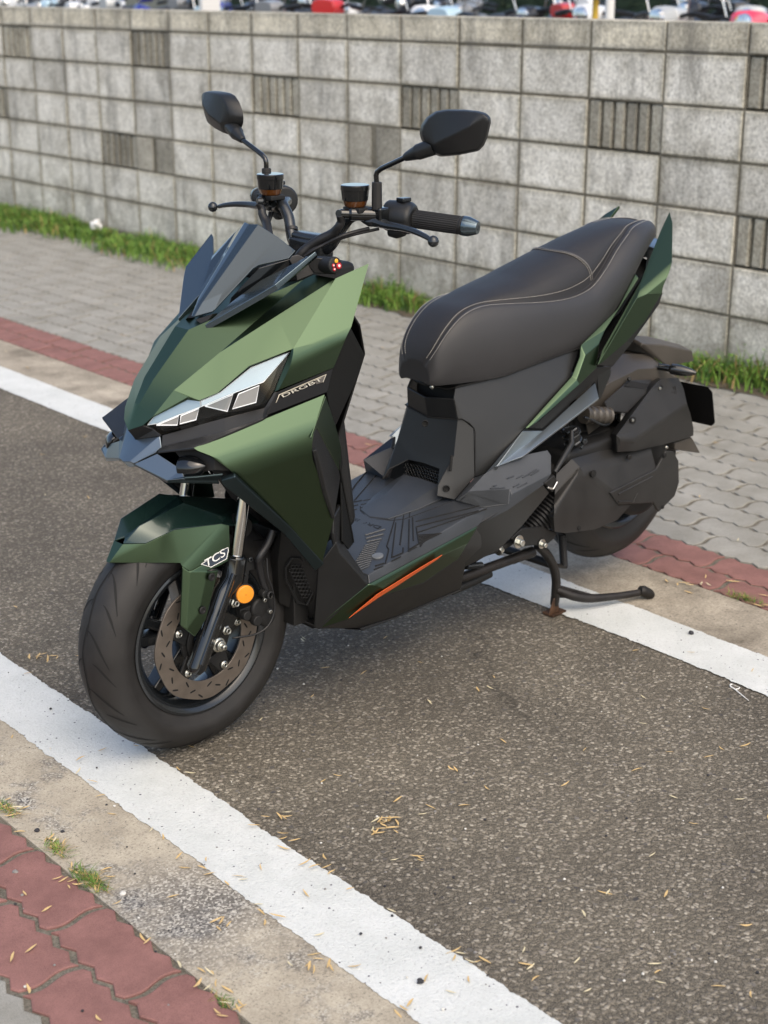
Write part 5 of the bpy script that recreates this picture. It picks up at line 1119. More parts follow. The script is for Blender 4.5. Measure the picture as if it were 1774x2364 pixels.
# mesh in the tunnel opening
mb = MB()
for i in range(14):
    for j in range(5):
        c = Vector((.700-abs(i-7)*.001, -.062+i*.0095+(j % 2)*.0047, .405+j*.008)); ring = [c+Vector((0, math.cos(a)*.0046, math.sin(a)*.0046)) for a in [math.pi/3*k for k in range(7)]]; mb.tube(ring, .0011, 4)
mb.build('tunnel_mesh', GLOSS, SC)
MB().box((.74, 0, .42), (.03, .075, .05)).box((.93, 0, .56), (.20, .070, .095)).build('body_filler', INNER, SC, bevel=.01)  # unseen dark boxes added to close a see-through gap below the seat
# hump lid on the floor in front of it
V = dict(a=Vector((.50, 0, zf(.50)+.006)), b=onfloor(530, 385, .004), c=onfloor(600, 470, .004), d=onfloor(850, 495, .004), e=c4(845, 705, .080), f=Vector((.685, 0, .418)), g=Vector((.60, 0, .395)), h=onfloor(660, 470, .004))
V = dict(a=Vector((.515, 0, zf(.515)+.004)), b=Vector((.530, -.045, zf(.53)+.004)), c=Vector((.60, -.070, zf(.60)+.004)), e=Vector((.675, -.085, zf(.675)+.006)), f=Vector((.680, -.055, .418)), f0=Vector((.680, 0, .420)), g=Vector((.590, 0, .385)), h=Vector((.605, -.040, .388)))
sympanel('battery_lid', V, [('a', 'b', 'h', 'g'), ('b', 'c', 'h'), ('h', 'c', 'e', 'f'), ('g', 'h', 'f', 'f0')], FLOORM, SC, .004, .006, seg=4)
# side cover running back under the seat
V = dict(n1=P(1048.5, 921.5, .074), n2=P(1057, 968, .078), q0=c4(990, 278, .0878), q1=c4(1055, 330, .1028), q2=c4(1060, 595, .1208), st=P(1052, 896, .070), s1=P(1199, 843, .106), s3=P(1338, 797, .132), m1=P(1199, 862, .112), t1=cR2(1030, 872, .138), t2=cR2(1000, 960, .148), t3=cR1(690, 300, .152), t4=cR1(415, 606, .154), t5=cR1(175, 880, .127), t6=cR1(118, 900, .138), x1=P(1170, 930, .122))
panel('side_cover', V, [('n1', 'st', 's1', 'm1'), ('m1', 's1', 's3', 't1'), ('n1', 'm1', 'x1', 'q1', 'q0', 'n2'), ('m1', 't1', 't2', 'x1'), ('x1', 't2', 't3', 't4'), ('q1', 'x1', 't4', 't5'), ('q1', 't5', 'q2')], BLACK, SC, .005, .006, seg=4, ang=24)
V = dict(st=P(1052, 893, .074), s1=cR2(640, 985, .112), s2=cR2(850, 905, .128), s3=cR2(1040, 838, .138), s4=Vector((1.25, -.11, .74)), s5=Vector((1.45, -.05, .83)), n=Vector((.690, 0, .64)), e=Vector((1.47, 0, .84)), st2=Vector((.71, -.05, .635)))
sympanel('seat_base', V, [('n', 'st2', 'st', 's1', 's2', 's3', 's4', 's5', 'e')], INNER, SC, .004, .001)

# ---------- tail: green strip, fin, gunmetal trim
V = dict(tip=cR1(415, 606, .164), a=cR1(690, 302, .162), b=cR1(735, 190, .158), c=cR1(742, 120, .150), c2=cR2(1040, 840, .145), d=cR2(1250, 620, .135), e=cR2(1345, 430, .115), f=cR2(1365, 455, .128), g=cR2(1180, 740, .150), h=cR1(855, 108, .162), i=cR1(838, 255, .172), j=cR1(740, 350, .176), k=cR1(490, 570, .176), l=cR1(430, 608, .168), m=cR1(770, 180, .168), m2=cR1(720, 320, .174))
panel('tail_panel', V, [('c', 'd', 'e', 'f', 'g'), ('c', 'g', 'h', 'm'), ('b', 'c', 'm'), ('a', 'b', 'm', 'm2'), ('tip', 'a', 'm2', 'l'), ('m', 'h', 'i', 'j', 'm2'), ('l', 'm2', 'j', 'k')], GREEN, SC, .005, .002, ang=8)
V = dict(tip=cR2(1532, 92, .078), a=cR2(1548, 150, .104), b=cR2(1545, 395, .172), c=cR2(1500, 495, .186), m=cR2(1365, 545, .166), e=cR2(1372, 480, .138), f=cR2(1480, 205, .086), g=cR2(1140, 930, .182), h=cR2(1160, 920, .183), i=cR2(1290, 810, .170), j=cR2(1400, 690, .172), k=cR2(1490, 540, .178), g0=cR2(1165, 850, .176))
panel('tail_fin', V, [('tip', 'a', 'b', 'm', 'e', 'f'), ('b', 'c', 'k', 'm'), ('e', 'm', 'g', 'g0'), ('m', 'k', 'j', 'i', 'h', 'g')], GREEN, SC, .007, .002, ang=17, soft=[('b', 'm')], sw=.012)
V = dict(a=cR2(1500, 545, .155), b=cR2(1480, 610, .145), c=cR2(1330, 820, .145), d=cR2(1225, 950, .145), e=cR2(1140, 940, .165), f=cR2(1290, 812, .155), g=cR2(1400, 692, .14), h=cR2(1490, 535, .145))
for v in V.values(): v += Vector((.012, .012, 0))
panel('tail_underside', V, [('a', 'b', 'g', 'h'), ('b', 'c', 'f', 'g'), ('c', 'd', 'e', 'f')], BLACK, SC, .006, .003)
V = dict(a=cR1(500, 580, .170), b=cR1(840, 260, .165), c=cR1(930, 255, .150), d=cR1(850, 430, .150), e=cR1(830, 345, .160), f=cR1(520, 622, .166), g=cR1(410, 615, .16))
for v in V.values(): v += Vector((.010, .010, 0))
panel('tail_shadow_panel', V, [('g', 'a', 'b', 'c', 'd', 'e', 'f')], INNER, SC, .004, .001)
V = dict(a=cR1(175, 882, .146), b=cR1(408, 616, .150), c=cR1(522, 625, .156), c1=cR1(400, 628, .160), d=cR1(828, 342, .160), e=cR1(850, 430, .178), f=cR1(400, 776, .190), g=cR1(255, 832, .172), h=cR1(245, 836, .168), i=cR1(215, 874, .154))
panel('side_trim', V, [('a', 'b', 'c1', 'h', 'i'), ('c1', 'c', 'g', 'h'), ('c', 'd', 'e', 'f', 'g'), ('b', 'c', 'c1')], GUN, SC, .006, .0022, ang=6)
MB().prism([cR1(838, 258, .150), cR1(925, 262, .14), cR1(920, 300, .14), cR1(860, 440, .150), cR1(850, 432, .15)], (.01, .03, 0)).build('tail_bracket', BLACK, SC, both=True, bevel=.002)
# grab rail / tail cover under seat
V = dict(a=Vector((1.40, -.078, .80)), b=Vector((1.43, -.078, .868)), c=Vector((1.485, -.058, .880)), d=Vector((1.505, 0, .882)), e=Vector((1.45, 0, .875)), f=Vector((1.475, -.05, .83)), g=Vector((1.495, 0, .83)))
sympanel('grab_rail', V, [('b', 'c', 'd', 'e'), ('b', 'a', 'f', 'c'), ('c', 'f', 'g', 'd')], GUN, SC, .006, .006)
V = dict(a=Vector((1.22, -.12, .70)), b=Vector((1.44, -.07, .80)), c=Vector((1.46, 0, .80)), d=Vector((1.12, 0, .60)), e=Vector((1.12, -.13, .62)), f=Vector((1.24, -.12, .63)))
sympanel('tail_box', V, [('a', 'b', 'f'), ('e', 'a', 'f'), ('f', 'b', 'c', 'd', 'e')], INNER, SC, .004, .002)
MB().box((1.47, 0, .76), (.010, .05, .02)).build('tail_light', RED, SC, bevel=.006)

# ---------- pillion step and rear floor
V = dict(A0=c4(948, 722, .110), A1=c4(1060, 596, .124), A2=cR1(175, 880, .148), A2b=cR1(255, 826, .166), A3=cR1(400, 768, .178), A4=cR1(548, 738, .192), A5=c4(1478, 478, .202), B0=c4(1022, 675, .168), B1=c4(1250, 662, .195), B2=c4(1262, 692, .203), B3=c4(1478, 580, .210), C0=c4(1090, 856, .190), C1=c4(1245, 776, .203), C2=c4(1440, 636, .213), D0=c4(1106, 762, .187), D1=c4(1243, 748, .201))
V['q'], V['m'], V['l'], V['p'] = V['A2'], V['A3'], V['B2'], V['B0']
V = {k: v for k, v in V.items()}
panel('pillion_step', V, [('A1', 'A2', 'B0', 'A0'), ('A2', 'A2b', 'A3', 'A4', 'A5', 'B3', 'B2', 'B1', 'B0'), ('A0', 'B0', 'B1', 'D1', 'D0'), ('B1', 'B2', 'D1'), ('B2', 'B3', 'C2', 'C1', 'D1'), ('D0', 'D1', 'C1', 'C0')], FLOORM, SC, .006, .006, seg=4)
mb = MB()
for a, b in (((310, 905), (350, 890)), ((365, 905), (405, 885)), ((400, 900), (440, 880)), ((435, 880), (485, 850)), ((450, 885), (500, 855)), ((345, 955), (385, 935)), ((370, 960), (430, 930)), ((210, 965), (300, 960)), ((230, 950), (250, 945))):
    pp0 = V['B1']; nn0 = (V['A3']-V['B1']).cross(V['B0']-V['B1']).normalized(); nn0 = nn0 if nn0.z > 0 else -nn0
    mb.tube([PP(1050+a[0]*.39157, 750+a[1]*.39157, pp0+nn0*.001, nn0), PP(1050+b[0]*.39157, 750+b[1]*.39157, pp0+nn0*.0, nn0)], .0013, 6)
mb.build('step_ridge', FLOORM, SC, both=True)
V = dict(j=cR1(150, 1168, .192), i=cR1(345, 1055, .203), h=cR1(520, 942, .212), g=cR1(560, 990, .205), f=cR1(400, 1185, .175), e=cR1(265, 1325, .160), d=cR1(60, 1430, .148), c=cR1(-10, 1560, .128), b=cR1(-10, 1440, .150), a=cR1(0, 1245, .185))
panel('rear_side_cover', V, [('j', 'i', 'h', 'g', 'f'), ('j', 'f', 'e', 'd'), ('j', 'd', 'c', 'b', 'a')], BLACK, SC, .005, .004)
# folded pillion peg
MB().tube([cR1(690, 625, .175), cR1(690, 700, .190), cR1(655, 760, .20), cR1(590, 870, .208)], [.005, .007, .0075, .005], 10).build('pillion_peg', BLACK, SC, both=True, bevel=.001)
MB().prism([cR1(590, 885, .212), cR1(612, 930, .212), cR1(580, 990, .206), cR1(530, 935, .216)], (0, .02, 0)).build('peg_foot', INNER, SC, both=True, bevel=.003)
mb = MB().tube([cR1(605, 925, .214), cR1(580, 968, .212), cR1(548, 958, .214)], .0025, 8); mb.build('peg_edge', CHROME, SC)

# ---------- engine, transmission cover
wE = .175
V = dict(a=cR1(582, 1110, wE), b=cR1(590, 1220, wE), c=cR1(720, 885, wE-.004), d=cR1(760, 860, wE-.008), e=cR1(1160, 740, wE-.030), f=cR1(1190, 850, wE+.004), g=cR1(920, 990, wE+.004), h=cR1(965, 1065, wE+.004), i=cR1(1170, 1050, wE+.004), j=cR1(1040, 1060, wE), k=cR1(960, 1150, wE), l=cR1(830, 1205, wE), m=cR1(660, 1228, wE),
         n=cR1(600, 880, .145), o=cR1(690, 790, .140), p=cR1(850, 745, .135), q=cR1(1150, 700, .135), r=cR1(600, 985, .150), s=cR1(590, 1000, .15))
F = [('a', 'c', 'd', 'g', 'h'), ('d', 'e', 'f', 'g'), ('a', 'h', 'j', 'k', 'l', 'm', 'b'), ('s', 'n', 'o', 'd', 'c'), ('a', 's', 'c'), ('o', 'p', 'q', 'e', 'd')]
panel('transmission_cover', V, F, ENG, SC, .006, .005, both=False, seg=3, ang=18, soft=[('d', 'g'), ('a', 'c'), ('c', 'd'), ('e', 'd')], sw=.016)
wF = wE+.008
V = dict(a=cR1(918, 990, wF), b=cR1(1192, 850, wF), c=cR1(1250, 742, wF-.012), d=cR1(1290, 745, wF-.018), e=cR1(1322, 800, wF-.022), f=cR1(1325, 930, wF-.016), g=cR1(1300, 1010, wF-.010), h=cR1(1205, 1105, wF-.004), i=cR1(1175, 1050, wF), j=cR1(968, 1062, wF), k=cR1(1185, 950, wF+.001))
panel('cover_plate', V, [('a', 'b', 'k', 'i', 'j'), ('b', 'c', 'd', 'e', 'f', 'k'), ('k', 'f', 'g', 'h', 'i')], ENG, SC, .008, .003, both=False)
MB().tube([cR1(965, 998, wF), cR1(1165, 895, wF)], .003, 8).tube([cR1(965, 1042, wF), cR1(1045, 1042, wF)], .0028, 8).prism([cR1(1080, 990, wF+.001), cR1(1050, 1052, wF+.001), cR1(1100, 1052, wF+.001)], (0, .004, 0)).build('cover_rib', ENG, SC, bevel=.001)
for X, Y, r in ((820, 878, .0095), (735, 1198, .006), (1240, 770, .006), (1228, 1075, .005)):
    MB().lathe([(-.004, r), (.0012, r), (.0014, .0005)], cR1(X, Y, wE+.001 if X < 1100 else wF-.004), (0, -1, 0), 20).build('cover_hole_shade', GROOVE, SC)  # raised dark disc painted as the shade of a screw hole
MB().box((1.20, -.045, .36), (.16, .09, .075)).box((1.05, 0, .33), (.09, .10, .07)).lathe([(-.06, .11), (.05, .11)], (1.38, -.06, .30), (0, 1, 0), 40).build('engine_block', INNER, SC, bevel=.015)
MB().tube([(1.06, -.13, .33), (1.06, .13, .33)], .05, 24).build('crankcase', INNER, SC)
# ribbed intake hose to the transmission
p0, p1 = cR1(425, 1225, .11), cR1(598, 1045, .13)
mb = MB(); ribs = []
for i in range(45):
    a = i/44; r = .029+.006*a+(.0045 if i % 4 < 2 else -.002); ribs.append((p0+(p1-p0)*a, r))
v, f = sweep_data([a for a, _ in ribs], [r for _, r in ribs], 28); mb.add(v, f); mb.build('cooling_duct', HOSE, SC, bevel=.0008, ang=20)
# engine bracket and stand pivots
V = [cR1(330, 1260, .150), cR1(400, 1200, .150), cR1(520, 1190, .150), cR1(605, 1225, .150), cR1(590, 1260, .150), cR1(530, 1310, .150), cR1(470, 1300, .150), cR1(400, 1310, .150)]
MB().prism(V, (0, .010, 0)).build('engine_hanger', INNER, SC, bevel=.003)
for X, Y, r in ((375, 1278, .016), (512, 1290, .012)):
    lathe('pivot_washer', [(0, r), (.003, r)], cR1(X, Y, .152), (0, -1, 0), STEEL, SC, n=28, caps=True)
    lathe('pivot_bolt', [(0, r*.55), (.012, r*.55), (.013, r*.4)], cR1(X+6, Y+3, .155), (-.1, -1, 0), STEEL, SC, n=6, caps=True)
# ---------- centre stand
wS = .10
cs = [cR1(490, 1300, .112), cR1(540, 1350, .108), cR1(580, 1420, .104), cR1(598, 1500, .100), cR1(596, 1580, .096), cR1(588, 1650, .094)]
st = tube('centre_stand', cs, [.011, .012, .0115, .0115, .0115, .011], BRUST, SC, curve=5)[0]
ft = cR1(588, 1672, .094)
MB().box((ft.x, -.094, .0045), (.026, .018, .0035)).prism([Vector((ft.x-.030, -.102, .004)), Vector((ft.x+.012, -.102, .004)), Vector((ft.x+.004, -.102, .05)), Vector((ft.x-.012, -.102, .045))], (0, .005, 0)).build('stand_foot', mat('rusted_foot', (.07, .035, .018), .7, .2, bump=.6, bscale=200, var=.6, vscale=40), st, bevel=.002)
tube('stand_lever', [cR1(600, 1560, .100), cR1(700, 1598, .125), cR1(800, 1612, .145), cR1(950, 1600, .170), cR1(1080, 1580, .190), cR1(1105, 1572, .194)], [.010, .012, .0115, .0095, .009, .009], BRUST, st, curve=5)
MB().prism([cR1(605, 1530, .100), cR1(860, 1600, .155), cR1(800, 1622, .145), cR1(610, 1610, .100)], (0, .008, 0)).build('stand_gusset', BRUST, st, bevel=.003)
tube('lever_tip', [cR1(1092, 1565, .192), cR1(1110, 1568, .196), cR1(1150, 1588, .204), cR1(1165, 1596, .206)], [.012, .0145, .0135, .009], BRUST, st)

tube('stand_crossbar', [Vector((1.04, -.105, .14)), Vector((1.04, .105, .14))], .011, BRUST, st)
def spring(name, a, b, r, turns, wr, m, par):
    n1, n2 = frame_at(b-a); pts = []
    for i in range(turns*10+1):
        t = i/(turns*10); an = 2*math.pi*t*turns; pts.append(a+(b-a)*t+(n1*math.cos(an)+n2*math.sin(an))*r)
    return MB().tube(pts, wr, 6).build(name, m, par)
spring('stand_spring', cR1(632, 1235, .105), cR1(645, 1420, .095), .0085, 17, .0021, HOSE, SC)
tube('spring_post', [cR1(600, 1420, .10), cR1(655, 1425, .09)], .006, BRUST, SC)
# ---------- side stand folded under the belly
ss0, ss1 = c4(905, 1175, .095), c4(1375, 1005, .112)
sst = tube('side_stand', [c4(870, 1180, .09), ss0+(ss1-ss0)*.2, ss0+(ss1-ss0)*.75, ss1], [.010, .012, .012, .014], BRUST, SC)[0]
MB().prism([c4(1180, 1090, .11), c4(1365, 990, .118), c4(1385, 1030, .118), c4(1280, 1075, .112)], (0, .018, 0)).build('stand_shoe', INNER, sst, bevel=.004)
lathe('stand_pivot', [(0, .014), (.003, .014), (.004, .007), (.009, .006)], c4(950, 1145, .125), (0, -1, 0), STEEL, sst, n=20, caps=True)
MB().prism([c4(915, 1150, .124), c4(935, 1118, .124), c4(975, 1120, .124), c4(985, 1160, .124), c4(950, 1185, .124)], (0, .006, 0)).build('stand_bracket', WARM, sst, bevel=.002)
spring('stand_spring', c4(1010, 1085, .115), c4(1095, 1078, .115), .0065, 13, .0018, BARM, sst)
tube('frame_tube', [c4(940, 1120, .10), c4(1010, 1080, .105), c4(1100, 1020, .11), c4(1200, 985, .12), c4(1290, 930, .13)], .0075, INNER, SC, curve=4)
tube('frame_rail', [c4(930, 1215, .07), c4(1050, 1165, .075), c4(1140, 1120, .08)], .012, INNER, SC, curve=4)
lathe('hose_clamp', [(-.006, .0125), (.006, .0125)], c4(1190, 995, .118), (.8, .1, .3), STEEL, SC, n=20, caps=True)
# ---------- air filter box
wA = .165
V = dict(a=cR1(960, 750, wA), a2=cR1(1065, 745, wA), b=cR1(955, 650, wA), c=cR1(1180, 350, wA-.045), d=cR1(1220, 315, wA-.060), e=cR1(1320, 312, wA-.066), f=cR1(1350, 370, wA-.052), g=cR1(1372, 470, wA-.016), h=cR1(1060, 680, wA+.016), i=cR1(985, 672, wA+.010), n=cR1(1390, 520, wA-.026), k=cR1(1410, 610, wA-.036), l=cR1(1408, 655, wA-.040), m=cR1(1240, 705, wA-.020), o=cR1(1090, 738, wA-.004))
panel('air_box', V, [('b', 'c', 'f', 'g', 'h', 'i'), ('c', 'd', 'e', 'f'), ('a', 'b', 'i'), ('a', 'i', 'h', 'a2'), ('h', 'g', 'n', 'k', 'l', 'm', 'o', 'a2')], ENG, SC, .006, .005, both=False, seg=3, ang=18, soft=[('i', 'h'), ('h', 'g'), ('g', 'f'), ('c', 'f')], sw=.018)
V = dict(b=cR1(955, 650, wA-.002), c=cR1(1180, 350, wA-.047), d=cR1(1220, 315, wA-.062), c1=cR1(1145, 340, wA-.085), b1=cR1(920, 640, wA-.045), a1=cR1(905, 740, wA-.045), a=cR1(960, 752, wA-.002), d1=cR1(1190, 312, wA-.095))
panel('air_box_band', V, [('a', 'b', 'b1', 'a1'), ('b', 'c', 'c1', 'b1'), ('c', 'd', 'd1', 'c1')], BLACK, SC, .005, .003, both=False)
V = dict(a=cR1(885, 455, .11), b=cR1(985, 365, .10), c=cR1(1150, 378, .10), d=cR1(1125, 405, .115), e=cR1(1020, 520, .12), f=cR1(905, 510, .11), g=cR1(1020, 325, .08), h=cR1(1165, 320, .08))
panel('intake_box', V, [('a', 'b', 'c', 'd', 'e', 'f'), ('b', 'g', 'h', 'c')], ENG, SC, .005, .004, both=False)
MB().prism([cR1(1005, 362, .101), cR1(1035, 330, .09), cR1(1150, 350, .09), cR1(1125, 378, .101)], (0, .004, 0)).build('intake_opening', GROOVE, SC)
for X, Y, dw in ((1213, 372, -.046), (1052, 560, -.008)):
    MB().lathe([(0, .004), (.006, .0038), (.006, .001)], cR1(X-8, Y, wA+dw+.002), (-.2, -1, 0), 6).build('box_screw', STEEL, SC)
    MB().lathe([(-.004, .010), (.0012, .010), (.0014, .0005)], cR1(X, Y+4, wA+dw), (-.1, -1, 0), 20).build('screw_recess_shade', GROOVE, SC)  # dark raised disc in place of the shaded recess around the screw
mb = MB()
for dx in (0, 13, 24): mb.tube([cR1(1275+dx, 372-dx*.5, wA-.048), cR1(1275+dx+8, 405+dx*.2, wA-.040)], .0014, 6)
mb.build('box_mark', GROOVE, SC)
lathe('box_screw', [(0, .007), (.006, .007), (.007, .004)], cR1(1025, 775, .16), (-.3, -1, -.2), INNER, SC, n=14, caps=True)
lathe('box_screw', [(0, .005), (.006, .005), (.007, .003)], cR1(1025, 322, .09), (-.3, -1, .6), INNER, SC, n=14, caps=True)
lathe('box_screw', [(0, .005), (.006, .005), (.007, .003)], cR1(1243, 720, .15), (-.3, -1, -.2), STEEL, SC, n=14, caps=True)
mb = MB(); p0, p1 = cR1(760, 530, .10), cR1(905, 535, .11); pts = [p0+(p1-p0)*i/20 for i in range(21)]; rr = [.019+(.003 if i % 5 < 3 else 0) for i in range(21)]; v, f = sweep_data(pts, rr, 20); mb.add(v, f); mb.build('intake_duct', WARM, SC)
tube('shock_spring_seat', [cR1(690, 620, .13), cR1(700, 690, .13)], .018, INNER, SC)
spring('rear_spring', cR1(680, 600, .13), cR1(705, 720, .13), .020, 3, .004, BARM, SC)
MB().box(cR1(800, 690, .06), (.06, .03, .03)).build('engine_top', GROOVE, SC, bevel=.01)
lathe('bolt', [(0, .008), (.007, .008), (.008, .004)], cR1(760, 685, .145), (-.2, -1, 0), BARM, SC, n=6, caps=True)
tube('throttle_cable', [cR1(765, 545, .115), cR1(810, 560, .12), cR1(870, 590, .125), cR1(910, 585, .12)], .0035, BARM, SC, curve=4)
# ---------- rear mudguard, plate, indicators
V = dict(a=Vector((1.20, -.075, .545)), b=Vector((1.30, -.080, .585)), c=Vector((1.42, -.078, .60)), d=Vector((1.52, -.075, .585)), e=Vector((1.60, -.07, .545)), a0=Vector((1.20, -.03, .575)), b0=Vector((1.30, -.035, .618)), c0=Vector((1.42, -.035, .632)), d0=Vector((1.52, -.035, .615)), e0=Vector((1.60, -.03, .57)), a1=Vector((1.22, -.085, .47)), b1=Vector((1.31, -.088, .50)), c1=Vector((1.42, -.088, .51)), d1=Vector((1.52, -.085, .49)), e1=Vector((1.58, -.08, .46)))
V = {k: v-Vector((.035, 0, .03)) for k, v in V.items()}
sympanel('rear_mudguard', V, [('a', 'b', 'b0', 'a0'), ('b', 'c', 'c0', 'b0'), ('c', 'd', 'd0', 'c0'), ('d', 'e', 'e0', 'd0'), ('a', 'a1', 'b1', 'b'), ('b', 'b1', 'c1', 'c'), ('c', 'c1', 'd1', 'd'), ('d', 'd1', 'e1', 'e')], WARM, SC, .004, .006, seg=3, Fc=[('a0', 'b0', '~b0', '~a0'), ('b0', 'c0', '~c0', '~b0'), ('c0', 'd0', '~d0', '~c0'), ('d0', 'e0', '~e0', '~d0')])
V = dict(a=Vector((1.50, -.055, .66)), b=Vector((1.60, -.05, .64)), c=Vector((1.74, -.045, .60)), d=Vector((1.75, -.045, .57)), e=Vector((1.62, -.05, .58)), a0=Vector((1.50, 0, .675)), b0=Vector((1.60, 0, .655)), c0=Vector((1.74, 0, .612)))
V = {k: v-Vector((.07, 0, .035)) for k, v in V.items()}
sympanel('plate_holder', V, [('a', 'b', 'b0', 'a0'), ('b', 'c', 'c0', 'b0'), ('a', 'e', 'd', 'c', 'b')], WARM, SC, .008, .005)
ppx = 1.74
pl_ = [cR3(1215, 440, 0), cR3(1400, 488, 0), cR3(1440, 520, 0), cR3(1530, 870, 0), cR3(1520, 897, 0), cR3(1330, 862, 0)]
nP = Vector((.95, 0, .25)).normalized(); p0P = P(1600, 940, .09)
plate = [PP(1300+X*.22892, 780+Y*.22892, p0P, nP) for X, Y in ((1380, 480), (1430, 500), (1445, 530), (1532, 865), (1520, 895), (1480, 890))]
ys = [p.y for p in plate]; 
zt, zb = plate[0].z, plate[4].z; yl = min(ys); 
xz = lambda z: p0P.x-(z-p0P.z)*nP.z/nP.x
sd_ = -yl
MB().prism([Vector((xz(z), y, z)) for y, z in ((-sd_+.012, zt), (-sd_, zt-.012), (-sd_, zb+.012), (-sd_+.012, zb), (sd_-.012, zb), (sd_, zb+.012), (sd_, zt-.012), (sd_-.012, zt))], (.002, 0, 0)).build('number_plate', mat('plate_back', (.006, .006, .006), .8, spec=.1), SC)
it, ib = cR1(1200, 245, .075), cR1(1425, 285, .165)
for s in (0, 1):
    M = mirror_v if s else (lambda v: v)
    o = MB(); v, f = sweep_data(M([it, it+(ib-it)*.3, it+(ib-it)*.35, it+(ib-it)*.6, it+(ib-it)*.85, ib]), [.009, .009, .014, .0145, .010, .004], 16); o.add(v, f); o.build('rear_indicator', GLOSS, SC)
MB().prism([cR3(1130, 1130, .12), cR3(1130, 1060, .12), cR3(1300, 1000, .12), cR3(1320, 1030, .12), cR3(1390, 1165, .12)], (0, .20, 0)).build('hugger_flap', WARM, SC, bevel=.003)
# ---------- hidden filler behind the cowl so that gaps look dark
MB().prism([Vector((.02, 0, .70)), Vector((.16, 0, .86)), Vector((.30, 0, .90)), Vector((.36, 0, .70)), Vector((.40, 0, .40)), Vector((.26, 0, .36)), Vector((.12, 0, .56))], (0, .09, 0)).prism([Vector((.02, 0, .70)), Vector((.16, 0, .86)), Vector((.30, 0, .90)), Vector((.36, 0, .70)), Vector((.40, 0, .40)), Vector((.26, 0, .36)), Vector((.12, 0, .56))], (0, -.09, 0)).build('dark_filler', INNER, SC, bevel=.02)
MB().box((.23, 0, .32), (.02, .09, .10)).build('radiator', INNER, SC, bevel=.003)
# front emblem bar
ep = side_black[0].data.vertices; q0, q1, q2, q3 = [side_black[0].data.vertices[i].co.copy() for i in range(4)]
en = (q1-q0).cross(q2-q0).normalized(); en = en if en.dot(CAM-q0) > 0 else -en
def eb(X, Y, h=.002): return PP(440+X*.24096, 800+Y*.24096, (q0+q1+q2+q3)/4+en*h, en)
fr = [eb(818, 542), eb(850, 458), eb(1307, 262), eb(1275, 345)]
MB().prism([fr[0], fr[1], fr[2], fr[3], eb(1268, 340), eb(1290, 278), eb(858, 466), eb(826, 536)], -en*.0015).build('emblem_frame', GOLDM, SC)
MB().prism([eb(1195, 345), eb(1215, 305), eb(1300, 268), eb(1270, 343), eb(1210, 362)], -en*.0012).build('emblem_end', WARM, SC)
text_on('emblem_lettering', 'DRGBT', eb(880, 492, .003), eb(1262, 325, .003), (eb(870, 420)-eb(905, 500)).normalized(), .0085, GOLDM, SC, shear=-.1)

# ================================================================== LITTER ON THE GROUND
LF = [leafmat('leaf_straw', (.50, .34, .14), (.66, .50, .26)), leafmat('leaf_orange', (.45, .19, .07), (.60, .30, .12)), leafmat('leaf_pale', (.55, .48, .30), (.66, .60, .42)), leafmat('leaf_brown', (.18, .07, .04), (.30, .12, .07))]
def leaf_mesh(i, L, W, curl):
    vs = []; fs = []; n = 7
    for k in range(n+1):
        a = k/n; w_ = W*math.sin(math.pi*min(1, a*.96+.04))**.8/2; x = (a-.5)*L; z = curl*L*(4*(a-.5)**2)+.0012; y = .08*L*math.sin(a*3+i)
        vs += [Vector((x, y-w_, z+w_*.3)), Vector((x, y, z)), Vector((x, y+w_, z+w_*.35))]
    for k in range(n): fs += [[3*k, 3*k+1, 3*k+4, 3*k+3], [3*k+1, 3*k+2, 3*k+5, 3*k+4]]
    return vs, fs
protos = []
rnd = random.Random(77)
spots = []
def cl(u, v, n, r, col=None): 
    for _ in range(n):
        a = rnd.uniform(0, 6.28); q = rnd.random()**.6*r; spots.append((PZ(u, v)+Vector((math.cos(a)*q, math.sin(a)*q, 0)), col))
cl(890, 1912, 20, .032, 0); cl(95, 1516, 7, .03, 3); cl(125, 1518, 3, .02, 1); cl(720, 2238, 8, .035, 1); cl(205, 2035, 16, .045, None); cl(125, 1950, 6, .03, 1); cl(20, 1870, 12, .035, 0); cl(635, 1880, 5, .04, 1)
cl(500, 2148, 4, .03, 0); cl(480, 2255, 6, .04, 1); cl(545, 2330, 5, .04, 1); cl(960, 1985, 4, .04, 1); cl(700, 2000, 2, .03, 1); cl(1760, 1390, 4, .05, 1); cl(1600, 1345, 9, .09, 1)
for _ in range(45):
    s_ = rnd.uniform(-.1, 1.0); t_ = rnd.choice([-.455, -.45, -.27, -.26, -.10, -.095])+rnd.gauss(0, .012); spots.append((ST(s_, t_), rnd.choice([0, 1, 1])))
for _ in range(110):
    u = rnd.uniform(0, 1774); v = rnd.uniform(1350, 2364)
    if v < 1500 and 1000 < u < 1774: continue
    spots.append((PZ(u, v), None))
for _ in range(45):
    u = rnd.uniform(0, 1774); v = rnd.uniform(560, 1350); p = PZ(u, v)
    if p.dot(TD) > 1.5 or u < 250: spots.append((p, None))
def ground_z(p):
    t = p.dot(TD)
    if -.262 < t < -.1 or 1.078 < t < 1.252: return .0045
    if -.30 < t < 1.3: return .0008
    return .0022
